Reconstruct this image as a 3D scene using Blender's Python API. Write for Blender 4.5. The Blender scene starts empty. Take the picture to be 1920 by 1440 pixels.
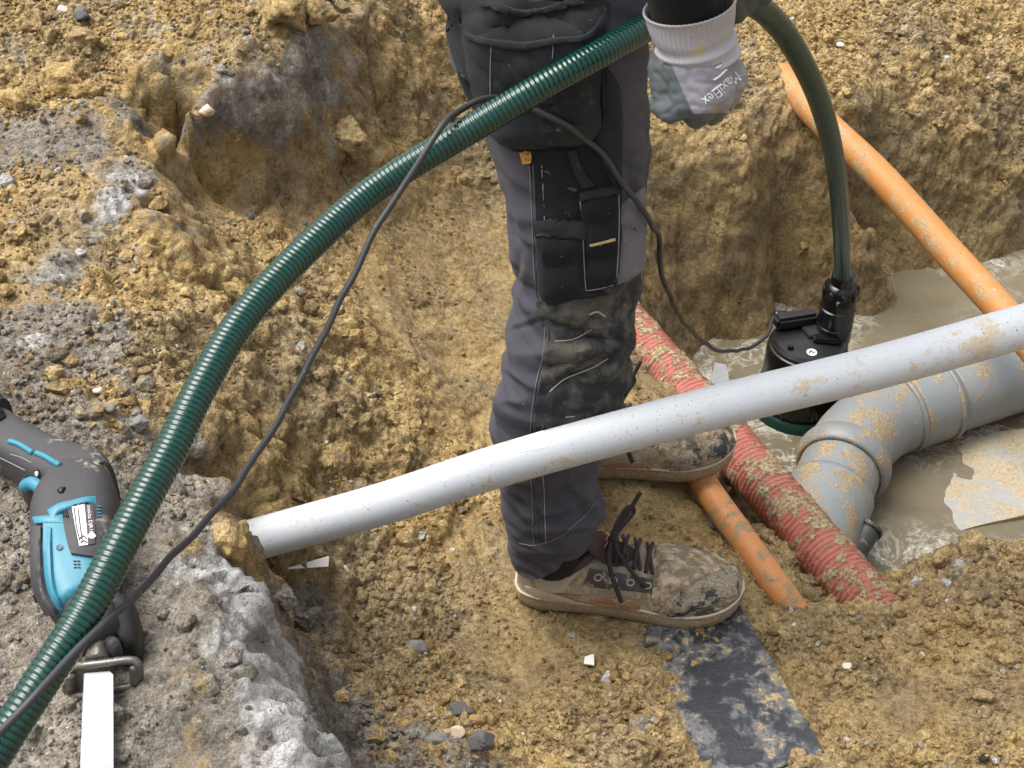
import bpy, bmesh, math, random
import numpy as np
from mathutils import Vector, Matrix
from mathutils.bvhtree import BVHTree
random.seed(7); rng = np.random.default_rng(11)
R = math.radians
scene = bpy.context.scene
COL = scene.collection

# ---------------------------------------------------------------- camera
CAM_H, PITCH, FPX = 1.46, R(40.0), 2700.0          # metres, radians, focal length in photo pixels (1920 wide)
cam_data = bpy.data.cameras.new('camera'); cam = bpy.data.objects.new('camera', cam_data); COL.objects.link(cam)
cam.location = (0, 0, CAM_H); cam.rotation_euler = (math.pi/2 - PITCH, 0, 0)
cam_data.sensor_width = 36.0; cam_data.lens = 36.0*FPX/1920.0
cam_data.clip_start = 0.02; cam_data.clip_end = 400.0
scene.camera = cam

# ---------------------------------------------------------------- sky, sun, exposure (bright overcast)
SUN_EL, SUN_AZ = R(66), R(-75)                      # azimuth measured from +Y towards +X
world = bpy.data.worlds.new('World'); scene.world = world; world.use_nodes = True
wn = world.node_tree; wn.nodes.clear()
w_out = wn.nodes.new('ShaderNodeOutputWorld'); w_bg = wn.nodes.new('ShaderNodeBackground')
w_sky = wn.nodes.new('ShaderNodeTexSky'); w_sky.sky_type = 'NISHITA'; w_sky.sun_disc = False
w_sky.sun_elevation = SUN_EL; w_sky.sun_rotation = SUN_AZ
w_sky.air_density = 1.0; w_sky.dust_density = 6.0; w_sky.ozone_density = 0.6
w_hs = wn.nodes.new('ShaderNodeHueSaturation'); w_hs.inputs['Saturation'].default_value = 0.28
wn.links.new(w_sky.outputs[0], w_hs.inputs['Color']); wn.links.new(w_hs.outputs[0], w_bg.inputs['Color'])
w_bg.inputs['Strength'].default_value = 0.13
wn.links.new(w_bg.outputs[0], w_out.inputs['Surface'])
sd = bpy.data.lights.new('sun', 'SUN'); sd.energy = 1.5; sd.angle = R(46); sd.color = (1.0, 0.965, 0.91)
sun = bpy.data.objects.new('sun', sd); COL.objects.link(sun)
sun_dir = Vector((math.sin(SUN_AZ)*math.cos(SUN_EL), math.cos(SUN_AZ)*math.cos(SUN_EL), math.sin(SUN_EL)))
sun.rotation_euler = sun_dir.to_track_quat('Z', 'Y').to_euler(); sun.location = sun_dir*8
vs = scene.view_settings
vs.view_transform = 'Standard'; vs.look = 'None'; vs.exposure = 1.08; vs.gamma = 1.0; vs.use_curve_mapping = False
scene.cycles.max_bounces = 6; scene.cycles.diffuse_bounces = 3; scene.cycles.glossy_bounces = 3

# ---------------------------------------------------------------- projection helpers
FW = Vector((0, math.cos(PITCH), -math.sin(PITCH))); UP = Vector((0, math.sin(PITCH), math.cos(PITCH))); RT = Vector((1, 0, 0))
CAMP = Vector((0, 0, CAM_H))
def ray(u, v): return FW + RT*((u-960)/FPX) + UP*((720-v)/FPX)
def PD(u, v, d): return CAMP + ray(u, v)*d                        # a point at depth d
def PZ(u, v, z): r = ray(u, v); return CAMP + r*((z-CAM_H)/r.z)   # a point at height z
def depth_of(p): return (Vector(p)-CAMP).dot(FW)

# ---------------------------------------------------------------- object helpers
def link(o, parent=None):
    COL.objects.link(o)
    if parent is not None:
        o.parent = parent; o.matrix_parent_inverse = parent.matrix_world.inverted()
    return o
def empty(name, loc=(0, 0, 0)):
    o = bpy.data.objects.new(name, None); o.location = loc; o.empty_display_size = 0.05; COL.objects.link(o)
    o.matrix_world = Matrix.Translation(Vector(loc)); return o
def tag(o, label=None, cat=None, group=None, kind=None):
    if label: o['label'] = label
    if cat: o['category'] = cat
    if group: o['group'] = group
    if kind: o['kind'] = kind
    return o
def mesh_obj(name, verts, faces, mat, parent=None, smooth=True):
    me = bpy.data.meshes.new(name)
    me.from_pydata([tuple(v) for v in verts], [], [tuple(f) for f in faces]); me.update()
    if smooth: me.polygons.foreach_set('use_smooth', [True]*len(me.polygons))
    me.materials.append(mat)
    return link(bpy.data.objects.new(name, me), parent)
def bm_obj(name, bm, mat, parent=None, smooth=True):
    me = bpy.data.meshes.new(name); bm.to_mesh(me); bm.free()
    if smooth: me.polygons.foreach_set('use_smooth', [True]*len(me.polygons))
    me.materials.append(mat)
    return link(bpy.data.objects.new(name, me), parent)
def big_mesh(name, V, F, mat, smooth=True, parent=None):
    """V (n,3), F (m,k) numpy -> object"""
    me = bpy.data.meshes.new(name); n, (m, k) = len(V), F.shape
    me.vertices.add(n); me.vertices.foreach_set('co', np.asarray(V, np.float32).ravel())
    me.loops.add(m*k); me.loops.foreach_set('vertex_index', F.astype(np.int32).ravel())
    me.polygons.add(m); me.polygons.foreach_set('loop_start', np.arange(0, m*k, k, dtype=np.int32))
    me.polygons.foreach_set('loop_total', np.full(m, k, np.int32))
    me.polygons.foreach_set('use_smooth', np.full(m, smooth, bool))
    me.update(calc_edges=True); me.validate()
    me.materials.append(mat)
    return link(bpy.data.objects.new(name, me), parent)
def catmull(pts, n):
    """smooth curve through tuples of any length, n samples"""
    P = np.array(pts, float); k = len(P)
    P = np.vstack([2*P[0]-P[1], P, 2*P[-1]-P[-2]])
    out = []
    for s in np.linspace(0, k-1-1e-9, n):
        i = int(s); t = s-i; a, b, c, d = P[i:i+4]
        out.append(0.5*((2*b)+(-a+c)*t+(2*a-5*b+4*c-d)*t*t+(-a+3*b-3*c+d)*t**3))
    return np.array(out)
def resample(P, step):
    P = np.asarray(P, float); L = np.concatenate([[0], np.cumsum(np.linalg.norm(np.diff(P[:, :3], axis=0), axis=1))])
    n = max(2, int(L[-1]/step)+1); s = np.linspace(0, L[-1], n)
    return np.stack([np.interp(s, L, P[:, i]) for i in range(P.shape[1])], 1), s
def frames(P):
    T = np.gradient(P[:, :3], axis=0); T /= np.linalg.norm(T, axis=1)[:, None]
    ref = np.array([0, 0, 1.0]) if abs(T[0][2]) < 0.9 else np.array([1.0, 0, 0])
    N = np.zeros_like(T); N[0] = np.cross(T[0], ref); N[0] /= np.linalg.norm(N[0])
    for i in range(1, len(T)):
        n = N[i-1]-T[i]*np.dot(N[i-1], T[i]); N[i] = n/np.linalg.norm(n)
    return T, N, np.cross(T, N)
def tube(name, P, rad, mat, parent=None, seg=16, cap=True, hollow=0.0, inner=None, disp=None):
    """P (n,3); rad: number or (n,) ; hollow: wall thickness -> open ended pipe with a real wall"""
    P = np.asarray(P, float); n = len(P); T, N, B = frames(P)
    r = np.broadcast_to(np.asarray(rad, float), (n,))
    a = np.linspace(0, 2*np.pi, seg, endpoint=False)
    rr = r[:, None]*np.ones(seg)[None]
    if disp is not None: rr = rr+disp(n, seg)
    V = P[:, None, :]+rr[..., None]*(np.cos(a)[None, :, None]*N[:, None, :]+np.sin(a)[None, :, None]*B[:, None, :])
    V = V.reshape(-1, 3); F = []
    for i in range(n-1):
        for j in range(seg):
            F.append((i*seg+j, i*seg+(j+1) % seg, (i+1)*seg+(j+1) % seg, (i+1)*seg+j))
    V = [tuple(v) for v in V]
    if hollow:
        off = len(V); ri = r-hollow
        VI = P[:, None, :]+ri[:, None, None]*(np.cos(a)[None, :, None]*N[:, None, :]+np.sin(a)[None, :, None]*B[:, None, :])
        V += [tuple(v) for v in VI.reshape(-1, 3)]
        for i in range(n-1):
            for j in range(seg):
                F.append((off+(i+1)*seg+j, off+(i+1)*seg+(j+1) % seg, off+i*seg+(j+1) % seg, off+i*seg+j))
        for j in range(seg):
            F.append((off+j, off+(j+1) % seg, (j+1) % seg, j)); e = (n-1)*seg
            F.append((e+j, e+(j+1) % seg, off+e+(j+1) % seg, off+e+j))
    elif cap:
        F.append(tuple(range(seg))[::-1]); F.append(tuple((n-1)*seg+j for j in range(seg)))
    return mesh_obj(name, V, F, mat, parent)
def lathe(name, prof, origin, axis, mat, parent=None, seg=40, smooth=True):
    """prof: list of (radius, height along axis)"""
    ax = Vector(axis).normalized(); a = ax.orthogonal().normalized(); b = ax.cross(a); o = Vector(origin)
    V, F = [], []
    for r, h in prof:
        for j in range(seg):
            t = 2*math.pi*j/seg; V.append(o+ax*h+(a*math.cos(t)+b*math.sin(t))*r)
    for i in range(len(prof)-1):
        for j in range(seg): F.append((i*seg+j, i*seg+(j+1) % seg, (i+1)*seg+(j+1) % seg, (i+1)*seg+j))
    F.append(tuple(range(seg))[::-1]); F.append(tuple((len(prof)-1)*seg+j for j in range(seg)))
    ob = mesh_obj(name, V, F, mat, parent, smooth)
    if smooth: auto_smooth(ob)
    return ob
def auto_smooth(o, ang=35):
    me = o.data; bm = bmesh.new(); bm.from_mesh(me)
    for e in bm.edges: e.smooth = not (len(e.link_faces) == 2 and e.calc_face_angle(0) > R(ang))
    bm.to_mesh(me); bm.free(); return o
def bvh_of(*obs):
    V, F = [], []
    for o in obs:
        k = len(V); mw = o.matrix_world
        V += [mw @ v.co for v in o.data.vertices]; F += [tuple(i+k for i in p.vertices) for p in o.data.polygons]
    return BVHTree.FromPolygons(V, F)
def fit(bvh, u, v, near=None):
    """the point of a built surface that lies on the line of sight through photo pixel (u, v)"""
    d = ray(u, v).normalized(); p, n, i, dist = bvh.ray_cast(CAMP, d)
    if p is None:
        if near is None: return None, None
        q = CAMP+d*((near-CAMP).dot(d)); p, n, i, dist = bvh.find_nearest(q)
    if n.dot(d) > 0: n = -n
    return p, n
def patch(name, bvh, left, right, mat, parent, off=0.0015, puff=0.0, nx=14, ny=24, thick=0.0025, noise=None):
    """a sewn-on or moulded panel: rows run from the curve `left` to the curve `right` (photo pixels), laid on a surface"""
    Lc, Rc = catmull(left, ny), catmull(right, ny); V, Nn, last = [], [], None
    for j in range(ny):
        for i in range(nx):
            s, t = i/(nx-1), j/(ny-1); u, v = Lc[j]*(1-s)+Rc[j]*s
            p, n = fit(bvh, u, v, last if last is not None else PD(u, v, 1.5))
            last = p; e = min(1, 4*s*(1-s)*1.6)*min(1, 4*t*(1-t)*1.6)
            h = off+puff*e+(noise(s, t) if noise else 0)
            V.append(p+n*h); Nn.append(n)
    k = len(V); V += [V[i]-Nn[i]*(thick+puff) for i in range(k)]; F = []
    for j in range(ny-1):
        for i in range(nx-1):
            a = j*nx+i; F.append((a, a+1, a+nx+1, a+nx)); F.append((k+a+nx, k+a+nx+1, k+a+1, k+a))
    rim = [i for i in range(nx)]+[j*nx+nx-1 for j in range(1, ny)]+[(ny-1)*nx+i for i in range(nx-2, -1, -1)]+[j*nx for j in range(ny-2, 0, -1)]
    for a, b in zip(rim, rim[1:]+rim[:1]): F.append((b, a, k+a, k+b))
    o = mesh_obj(name, V, F, mat, parent); bm = bmesh.new(); bm.from_mesh(o.data); bmesh.ops.recalc_face_normals(bm, faces=bm.faces)
    bm.to_mesh(o.data); bm.free(); return auto_smooth(o, 50)
def line_on(name, bvh, pts, rad, mat, parent, off=0.001, n=40, seg=6):
    """a seam or cord lying on a surface along photo pixels"""
    Q, last = [], PD(pts[0][0], pts[0][1], 1.5)
    for u, v in catmull(pts, n):
        p, nn = fit(bvh, u, v, last); last = p; Q.append(tuple(p+nn*off))
    return tube(name, np.array(Q), rad, mat, parent, seg=seg)
def text_mesh(body, size=1.0, bold=0.0):
    cu = bpy.data.curves.new('t', 'FONT'); cu.body = body; cu.size = size; cu.align_x = 'CENTER'; cu.align_y = 'CENTER'; cu.offset = bold; cu.resolution_u = 2
    o = bpy.data.objects.new('t', cu); COL.objects.link(o); dg = bpy.context.evaluated_depsgraph_get()
    me = bpy.data.meshes.new_from_object(o.evaluated_get(dg)); bpy.data.objects.remove(o); return me
def print_on(name, bvh, body, u, v, size, ang, mat, parent, off=0.0006, sx=1.0, bold=0.0):
    """flat lettering laid on a surface, centred on a photo pixel"""
    me = text_mesh(body, size, bold); ca, sa = math.cos(R(ang)), math.sin(R(ang)); last = PD(u, v, 1.5)
    bm = bmesh.new(); bm.from_mesh(me); bmesh.ops.triangulate(bm, faces=bm.faces)
    for w in bm.verts:
        x, y = w.co.x*sx, w.co.y; p, n = fit(bvh, u+x*ca+y*sa, v+x*sa-y*ca, last); w.co = p+n*off; last = p
    bpy.data.meshes.remove(me); return bm_obj(name, bm, mat, parent, smooth=False)
def applied(o):
    dg = bpy.context.evaluated_depsgraph_get(); me = bpy.data.meshes.new_from_object(o.evaluated_get(dg))
    o.modifiers.clear(); old = o.data; o.data = me; bpy.data.meshes.remove(old); return o
def blob(name, chains, mat, parent=None, voxel=0.003, smooth=6):
    """one continuous surface grown round chains of ((x,y,z), radius)"""
    bm = bmesh.new()
    for ch in chains:
        for (a, ra), (b, rb) in zip(ch, ch[1:]):
            a, b = Vector(a), Vector(b); n = max(1, int((b-a).length/(min(ra, rb)*0.35)))
            for i in range(n+1):
                t = i/n; bmesh.ops.create_icosphere(bm, subdivisions=2, radius=ra*(1-t)+rb*t, matrix=Matrix.Translation(a.lerp(b, t)))
    o = bm_obj(name, bm, mat, parent)
    m = o.modifiers.new('r', 'REMESH'); m.mode = 'VOXEL'; m.voxel_size = voxel; m.use_smooth_shade = True
    m = o.modifiers.new('s', 'SMOOTH'); m.iterations = smooth; m.factor = 0.5
    bpy.context.view_layer.update(); return applied(o)
def sstep(a, b, x):
    t = np.clip((x-a)/(b-a), 0, 1); return t*t*(3-2*t)

# ---------------------------------------------------------------- numpy noise
_perm = rng.permutation(256).astype(np.int32); _perm = np.concatenate([_perm, _perm, _perm])
_g3 = rng.normal(size=(256, 3)); _g3 /= np.linalg.norm(_g3, axis=1)[:, None]
def perlin(P):
    P = np.asarray(P, float); I = np.floor(P).astype(np.int64); f = P-I; I &= 255
    w = f*f*f*(f*(f*6-15)+10); out = np.zeros(len(P))
    for dx in (0, 1):
        for dy in (0, 1):
            for dz in (0, 1):
                h = _perm[_perm[_perm[I[:, 0]+dx]+I[:, 1]+dy]+I[:, 2]+dz] & 255
                g = _g3[h]; dot = g[:, 0]*(f[:, 0]-dx)+g[:, 1]*(f[:, 1]-dy)+g[:, 2]*(f[:, 2]-dz)
                out += dot*(w[:, 0] if dx else 1-w[:, 0])*(w[:, 1] if dy else 1-w[:, 1])*(w[:, 2] if dz else 1-w[:, 2])
    return out*1.6
def worley(P):
    """distance to the nearest of jittered cell points, 0..~1, and that cell's random number"""
    I = np.floor(P).astype(np.int64); best = np.full(len(P), 9.0); rid = np.zeros(len(P))
    for dx in (-1, 0, 1):
        for dy in (-1, 0, 1):
            for dz in (-1, 0, 1):
                C = I+np.array([dx, dy, dz]); h = _perm[_perm[_perm[C[:, 0] & 255]+(C[:, 1] & 255)]+(C[:, 2] & 255)] & 255
                j = np.stack([_perm[h+17] & 255, _perm[h+91] & 255, _perm[h+203] & 255], 1)/255.0
                d = np.linalg.norm(C+j-P, axis=1); m = d < best; best = np.where(m, d, best); rid = np.where(m, (_perm[h+57] & 255)/255.0, rid)
    return best, rid

# ---------------------------------------------------------------- material helpers
class NT:
    def __init__(s, name):
        s.m = bpy.data.materials.new(name); s.m.use_nodes = True; s.t = s.m.node_tree
        s.b = s.t.nodes['Principled BSDF']; s.out = s.t.nodes['Material Output']
    def n(s, typ, **kw):
        nd = s.t.nodes.new(typ)
        for k, v in kw.items():
            if k in nd.inputs.keys(): s.put(nd.inputs[k], v)
            else: setattr(nd, k, v)
        return nd
    def put(s, sock, v):
        if isinstance(v, bpy.types.NodeSocket): s.t.links.new(v, sock)
        else:
            if isinstance(v, (tuple, list)) and len(v) == 3 and sock.type == 'RGBA': v = (*v, 1)
            sock.default_value = v
    def coord(s, kind='Object'): return s.n('ShaderNodeTexCoord').outputs[kind]
    def noise(s, vec, scale, detail=4, rough=0.55, dist=0.0):
        return s.n('ShaderNodeTexNoise', Vector=vec, Scale=scale, Detail=detail, Roughness=rough, Distortion=dist).outputs['Fac']
    def ramp(s, fac, stops, interp='LINEAR'):
        nd = s.n('ShaderNodeValToRGB'); s.put(nd.inputs[0], fac); cr = nd.color_ramp; cr.interpolation = interp
        while len(cr.elements) < len(stops): cr.elements.new(0.5)
        for e, (p, c) in zip(cr.elements, stops):
            e.position = p; e.color = (*c, 1) if isinstance(c, (tuple, list)) else (c, c, c, 1)
        return nd.outputs['Color']
    def mix(s, fac, a, b, mode='MIX'):
        nd = s.n('ShaderNodeMix', data_type='RGBA', blend_type=mode)
        s.put(nd.inputs[0], fac); s.put(nd.inputs[6], a); s.put(nd.inputs[7], b); return nd.outputs[2]
    def math(s, op, a, b=0.0, clamp=False):
        nd = s.n('ShaderNodeMath', operation=op); nd.use_clamp = clamp; s.put(nd.inputs[0], a); s.put(nd.inputs[1], b); return nd.outputs[0]
    def mixv(s, c, scale):
        nd = s.n('ShaderNodeVectorMath', operation='ADD'); s.put(nd.inputs[0], c); ns = s.n('ShaderNodeTexNoise', Vector=c, Scale=scale*.8, Detail=2.0).outputs['Color']
        sc_ = s.n('ShaderNodeVectorMath', operation='SCALE'); s.put(sc_.inputs[0], ns); sc_.inputs['Scale'].default_value = .9/scale; s.put(nd.inputs[1], sc_.outputs[0]); return nd.outputs[0]
    def attr(s, name, out='Fac'): return s.n('ShaderNodeAttribute', attribute_name=name).outputs[out]
    def bump(s, height, strength=0.5, dist=0.002, normal=None):
        nd = s.n('ShaderNodeBump', Height=height, Strength=strength, Distance=dist)
        if normal is not None: s.put(nd.inputs['Normal'], normal)
        return nd.outputs[0]
    def set(s, **kw):
        for k, v in kw.items(): s.put(s.b.inputs[k.replace('_', ' ')], v)
        return s.m
MUD = (0.30, 0.205, 0.092); MUD_D = (0.175, 0.125, 0.062); MUD_L = (0.43, 0.33, 0.185)
def muddy(name, base, rough=0.5, mud=0.5, scale=14.0, var=0.12, bump=0.25, mudcol=None, speck=0.3, coat=0.0, mud2=None):
    """a painted or plastic surface with dirt of its own shape on it; mud 0..1 = share covered"""
    t = NT(name); c = t.coord(); n1 = t.noise(c, scale*2.3, 5, 0.6); n2 = t.noise(c, scale, 6, 0.65, 0.4); n3 = t.noise(c, scale*9, 3, 0.6)
    bc = t.mix(t.math('MULTIPLY', n1, var*2), base, tuple(x*0.62 for x in base))
    lo = 0.72-0.45*mud; mask = t.ramp(t.math('ADD', t.math('MULTIPLY', n2, 0.8), t.math('MULTIPLY', n3, 0.2)), [(lo, 0.0), (lo+0.07, 1.0)])
    mc = t.ramp(n3, [(0.25, mud2 or MUD_D), (0.5, mudcol or MUD), (0.75, MUD_L)])
    col = t.mix(mask, bc, mc)
    sp = t.ramp(t.noise(c, scale*16, 2, 0.5), [(0.68, 0.0), (0.72, 1.0)]); col = t.mix(t.math('MULTIPLY', sp, speck), col, (0.09, 0.07, 0.045))
    h = t.math('ADD', t.math('MULTIPLY', mask, 0.8), t.math('MULTIPLY', n3, 0.5))
    rg = t.mix(mask, (rough,)*3, (0.75,)*3)
    t.set(Base_Color=col, Roughness=rg, Normal=t.bump(h, bump, 0.002))
    if coat: t.set(Coat_Weight=coat, Coat_Roughness=0.12)
    return t.m
def plain(name, col, rough=0.5, metal=0.0, var=0.15, scale=60, bump=0.0, coat=0.0, spec=0.5):
    t = NT(name); c = t.coord(); n = t.noise(c, scale, 4, 0.6)
    t.set(Base_Color=t.mix(n, tuple(x*(1-var) for x in col), tuple(min(1, x*(1+var)) for x in col)), Roughness=t.math('ADD', rough-0.06, t.math('MULTIPLY', n, 0.12)), Metallic=metal, Specular_IOR_Level=spec)
    if bump: t.set(Normal=t.bump(n, bump, 0.001))
    if coat: t.set(Coat_Weight=coat, Coat_Roughness=0.1)
    return t.m

# ================================================================ GROUND
# (photo u, v, height, greyness, roughness, paleness): the lie of the land, read off the photo
CP = [
 # left plateau (compacted grey fill)
 (0,1440,.440,.9,.45,.0),(150,1300,.440,.9,.45,0),(300,1440,.450,.9,.5,0),(430,1440,.455,.9,.45,.1),(520,1430,.46,.9,.3,.6),(570,1430,.455,1,.2,1),
 (100,1150,.440,.9,.5,0),(300,1200,.450,.95,.45,0),(420,1300,.46,.9,.45,.1),(500,1300,.46,1,.3,.7),(550,1330,.455,1,.2,1),(400,1150,.455,.95,.4,.35),(470,1180,.455,1,.25,.8),(500,1210,.445,1,.2,1),
 (440,1080,.450,.95,.25,.9),(470,1090,.445,1,.2,1),(0,950,.440,.9,.5,0),(250,950,.440,.85,.5,0),(340,1000,.450,.9,.4,.4),(400,990,.455,.6,.6,.3),(430,980,.45,.1,.8,0),
 (0,800,.435,.7,.6,0),(150,830,.430,.8,.5,.3),(250,850,.425,.7,.9,0),(330,900,.425,.7,.8,0),(400,920,.42,.5,.8,0),
 (80,650,.430,.8,.3,.5),(0,620,.430,.8,.3,.4),(40,480,.430,.15,.5,0),(0,560,.43,.5,.4,.2),(110,500,.43,.8,.3,.6),(150,640,.43,.7,.6,0),
 (0,380,.440,.1,.5,0),(120,380,.440,.15,.5,0),(0,280,.450,.75,.45,0),(120,280,.450,.8,.45,0),(220,370,.445,.8,.25,.9),(270,330,.445,.8,.3,.6),(300,390,.42,.5,.5,.4),(240,200,.455,.7,.5,.4),
 (60,180,.460,.3,.9,0),(150,120,.470,.2,1,0),(0,60,.490,.3,1,0),(200,30,.490,.35,1,0),(300,130,.465,.35,.8,.1),(400,30,.470,.3,1,0),(500,40,.450,.25,1,0),
 # crest and wall of the notch
 (310,240,.448,.3,.5,0),(345,205,.445,.4,.5,.1),(365,188,.444,.6,.4,.3),(400,172,.440,.8,.4,.3),(440,168,.434,.8,.4,.4),(480,160,.428,.7,.5,.3),(520,142,.424,.7,.5,.3),(560,118,.418,.8,.4,.4),(600,100,.412,.8,.5,.4),(640,82,.40,.5,.6,.1),(420,130,.452,.3,.7,0),(500,100,.44,.3,.8,0),(680,60,.38,.4,.8,0),(760,20,.34,.2,.9,0),
 (330,330,.30,.3,.9,0),(345,300,.315,.3,.5,0),(295,300,.447,.4,.4,0),(305,340,.446,.4,.4,.1),(300,385,.440,.4,.4,.3),(318,425,.41,.3,.6,0),(345,400,.27,.2,.4,0),(390,398,.268,.2,.4,0),(430,395,.264,.2,.4,0),(480,384,.256,.25,.4,0),(520,370,.248,.2,.4,0),(560,357,.238,.15,.4,0),(600,345,.226,.15,.5,0),(345,440,.285,.1,.9,0),(480,430,.26,.1,.9,0),(640,300,.23,.3,.8,0),(720,255,.2,.15,.9,0),(760,180,.24,.15,.9,0),
 (420,470,.29,.1,.9,0),(320,470,.34,.15,.9,0),(240,450,.40,.3,.8,0),(190,540,.405,.2,.9,0),
 # loose yellow slope
 (300,600,.375,.05,1,0),(400,560,.32,.05,1,0),(500,600,.27,.05,1,0),(620,600,.19,.05,.9,0),(300,720,.385,.15,1,0),(400,700,.335,.05,1,0),(500,750,.26,.05,1,0),(600,760,.19,.05,1,0),
 (250,780,.41,.5,1,0),(350,800,.38,.4,1,0),(450,850,.30,.15,1,0),(600,880,.15,.2,1,0),(700,820,.11,.2,1,0),(540,490,.22,.05,.8,0),(620,450,.17,.05,.7,0),
 # bank wall down to the trench floor
 (480,1050,.17,.3,1,0),(520,980,.22,.2,1,0),(560,1150,.10,.7,1,0),(600,1050,.10,.2,1,0),(650,970,.11,.1,1,0),(560,1230,.085,.4,1,0),(610,1330,.085,.7,1,0),(660,1420,.095,.8,1,0),
 # trench floor
 (720,1400,.09,.7,1,0),(800,1440,.10,.55,1,0),(860,1370,.05,.3,1,0),(1000,1420,.05,.1,1,0),(1100,1440,.05,.1,1,0),(700,1280,.05,.2,1,0),(830,1230,.02,.1,.8,0),(680,1150,.05,.1,1,0),(760,1050,.04,.1,.9,0),
 (900,1080,.0,.1,.35,0),(900,1200,.0,.05,.2,0),(1000,1240,.0,.05,.15,0),(1100,1280,.01,.05,.6,0),(1200,1300,.012,.1,.9,0),(1250,1400,.02,.1,.9,0),(1300,1250,-.008,.2,.4,0),(1400,1250,-.014,.2,.3,0),(1400,1350,-.014,.2,.3,0),(1450,1400,-.012,.2,.3,0),(1340,1400,-.008,.2,.4,0),(1150,1200,-.004,.05,.2,0),
 (900,980,.0,.1,.3,0),(1000,1100,-.004,.1,.2,0),(1200,1000,-.006,.1,.2,0),(1250,950,-.006,.1,.2,0),(1100,950,-.004,.1,.2,0),(840,930,.01,.15,.8,0),(780,900,.06,.2,1,0),(820,850,.03,.2,.8,0),
 (880,780,.0,.1,.2,0),(780,760,.07,.05,.5,0),(850,650,.02,.05,.15,0),(760,600,.09,.05,.3,0),(900,550,.01,.05,.25,0),(800,480,.07,.08,.3,0),(720,500,.115,.08,.4,0),(900,420,.03,.08,.3,0),(800,380,.1,.1,.5,0),
 (870,320,.09,.15,.7,0),(700,400,.14,.1,.7,0),(1000,700,-.005,.1,.2,0),(1050,550,-.01,.1,.2,0),(1100,420,.0,.1,.4,0),(1050,250,.08,.1,.6,0),(1150,700,-.01,.15,.2,0),(1200,770,-.006,.1,.2,0),
 # back, behind the person
 (800,200,.20,.1,.9,0),(850,100,.25,.05,.9,0),(800,0,.30,.05,1,0),(900,150,.2,.05,.9,0),(1000,80,.22,.05,.9,0),(1000,0,.26,.1,.9,0),(1220,120,.11,.1,.9,0),(1180,260,.03,.05,.6,0),
 (1240,260,.02,.1,.6,0),(1235,400,-.11,.05,.5,0),(1235,520,-.20,.05,.5,0),(1280,600,-.33,.05,.4,0),(1330,655,-.42,.1,.3,0),(1180,600,-.10,.05,.4,0),(1160,500,-.06,.05,.3,0),
 (1400,290,-.02,.1,.6,0),(1400,160,.05,.1,.9,0),(1350,100,.085,.1,.9,0),(1440,390,-.15,.05,.5,0),(1440,520,-.28,.05,.5,0),(1450,610,-.43,.1,.3,0),(1350,450,-.16,.05,.5,0),
 (1540,300,-.07,.05,.6,0),(1600,190,0,.1,.9,0),(1640,420,-.20,.05,.6,0),(1600,540,-.43,.1,.3,0),(1740,490,-.37,.1,.4,0),(1900,500,-.42,.2,.4,0),(1900,400,-.30,.1,.6,0),(1900,300,-.215,.15,.9,0),(1760,250,-.11,.1,.9,0),
 (1900,120,-.06,.15,.9,0),(1600,0,.065,.1,.9,0),(1900,0,.03,.2,.9,0),(1720,100,.02,.1,.9,0),(1450,40,.09,.1,.9,0),(1300,0,.16,.1,.9,0),
 # strip between ledge and the pipes, near right bank
 (1400,880,-.28,.4,.9,0),(1330,830,-.25,.3,.7,0),(1260,740,-.20,.2,.6,0),(1440,960,-.22,.4,1,0),(1490,1040,-.19,.3,1,0),(1510,1000,-.3,.3,.8,0),(1560,1090,-.2,.2,1,0),(1480,1090,-.11,.1,1,0),
 (1640,1115,-.17,.2,1,0),(1720,1075,-.13,.2,1,0),(1800,1035,-.10,.15,1,0),(1910,1020,-.10,.15,1,0),(1560,1140,-.10,.15,1,0),(1650,1180,-.065,.15,1,0),(1800,1120,-.045,.15,1,0),(1910,1100,-.045,.2,1,0),
 (1440,1140,-.035,.15,.5,0),(1500,1200,-.02,.2,.8,0),(1600,1270,0,.1,.9,0),(1750,1260,.0,.05,.5,0),(1700,1350,.01,.05,.3,0),(1850,1300,.015,.05,.6,0),(1900,1420,.03,.1,.9,0),(1750,1430,.02,.1,.8,0),(1580,1380,.004,.1,.7,0),(1560,1440,.005,.1,.7,0),
 # small orange pipe's bed along the ledge
 (1300,880,-.05,.2,.7,0),(1390,1060,-.03,.2,.6,0),(1410,1150,-.01,.15,.5,0),
]
W = [(*PZ(u, v, z), g, r, p) for u, v, z, g, r, p in CP]
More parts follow.
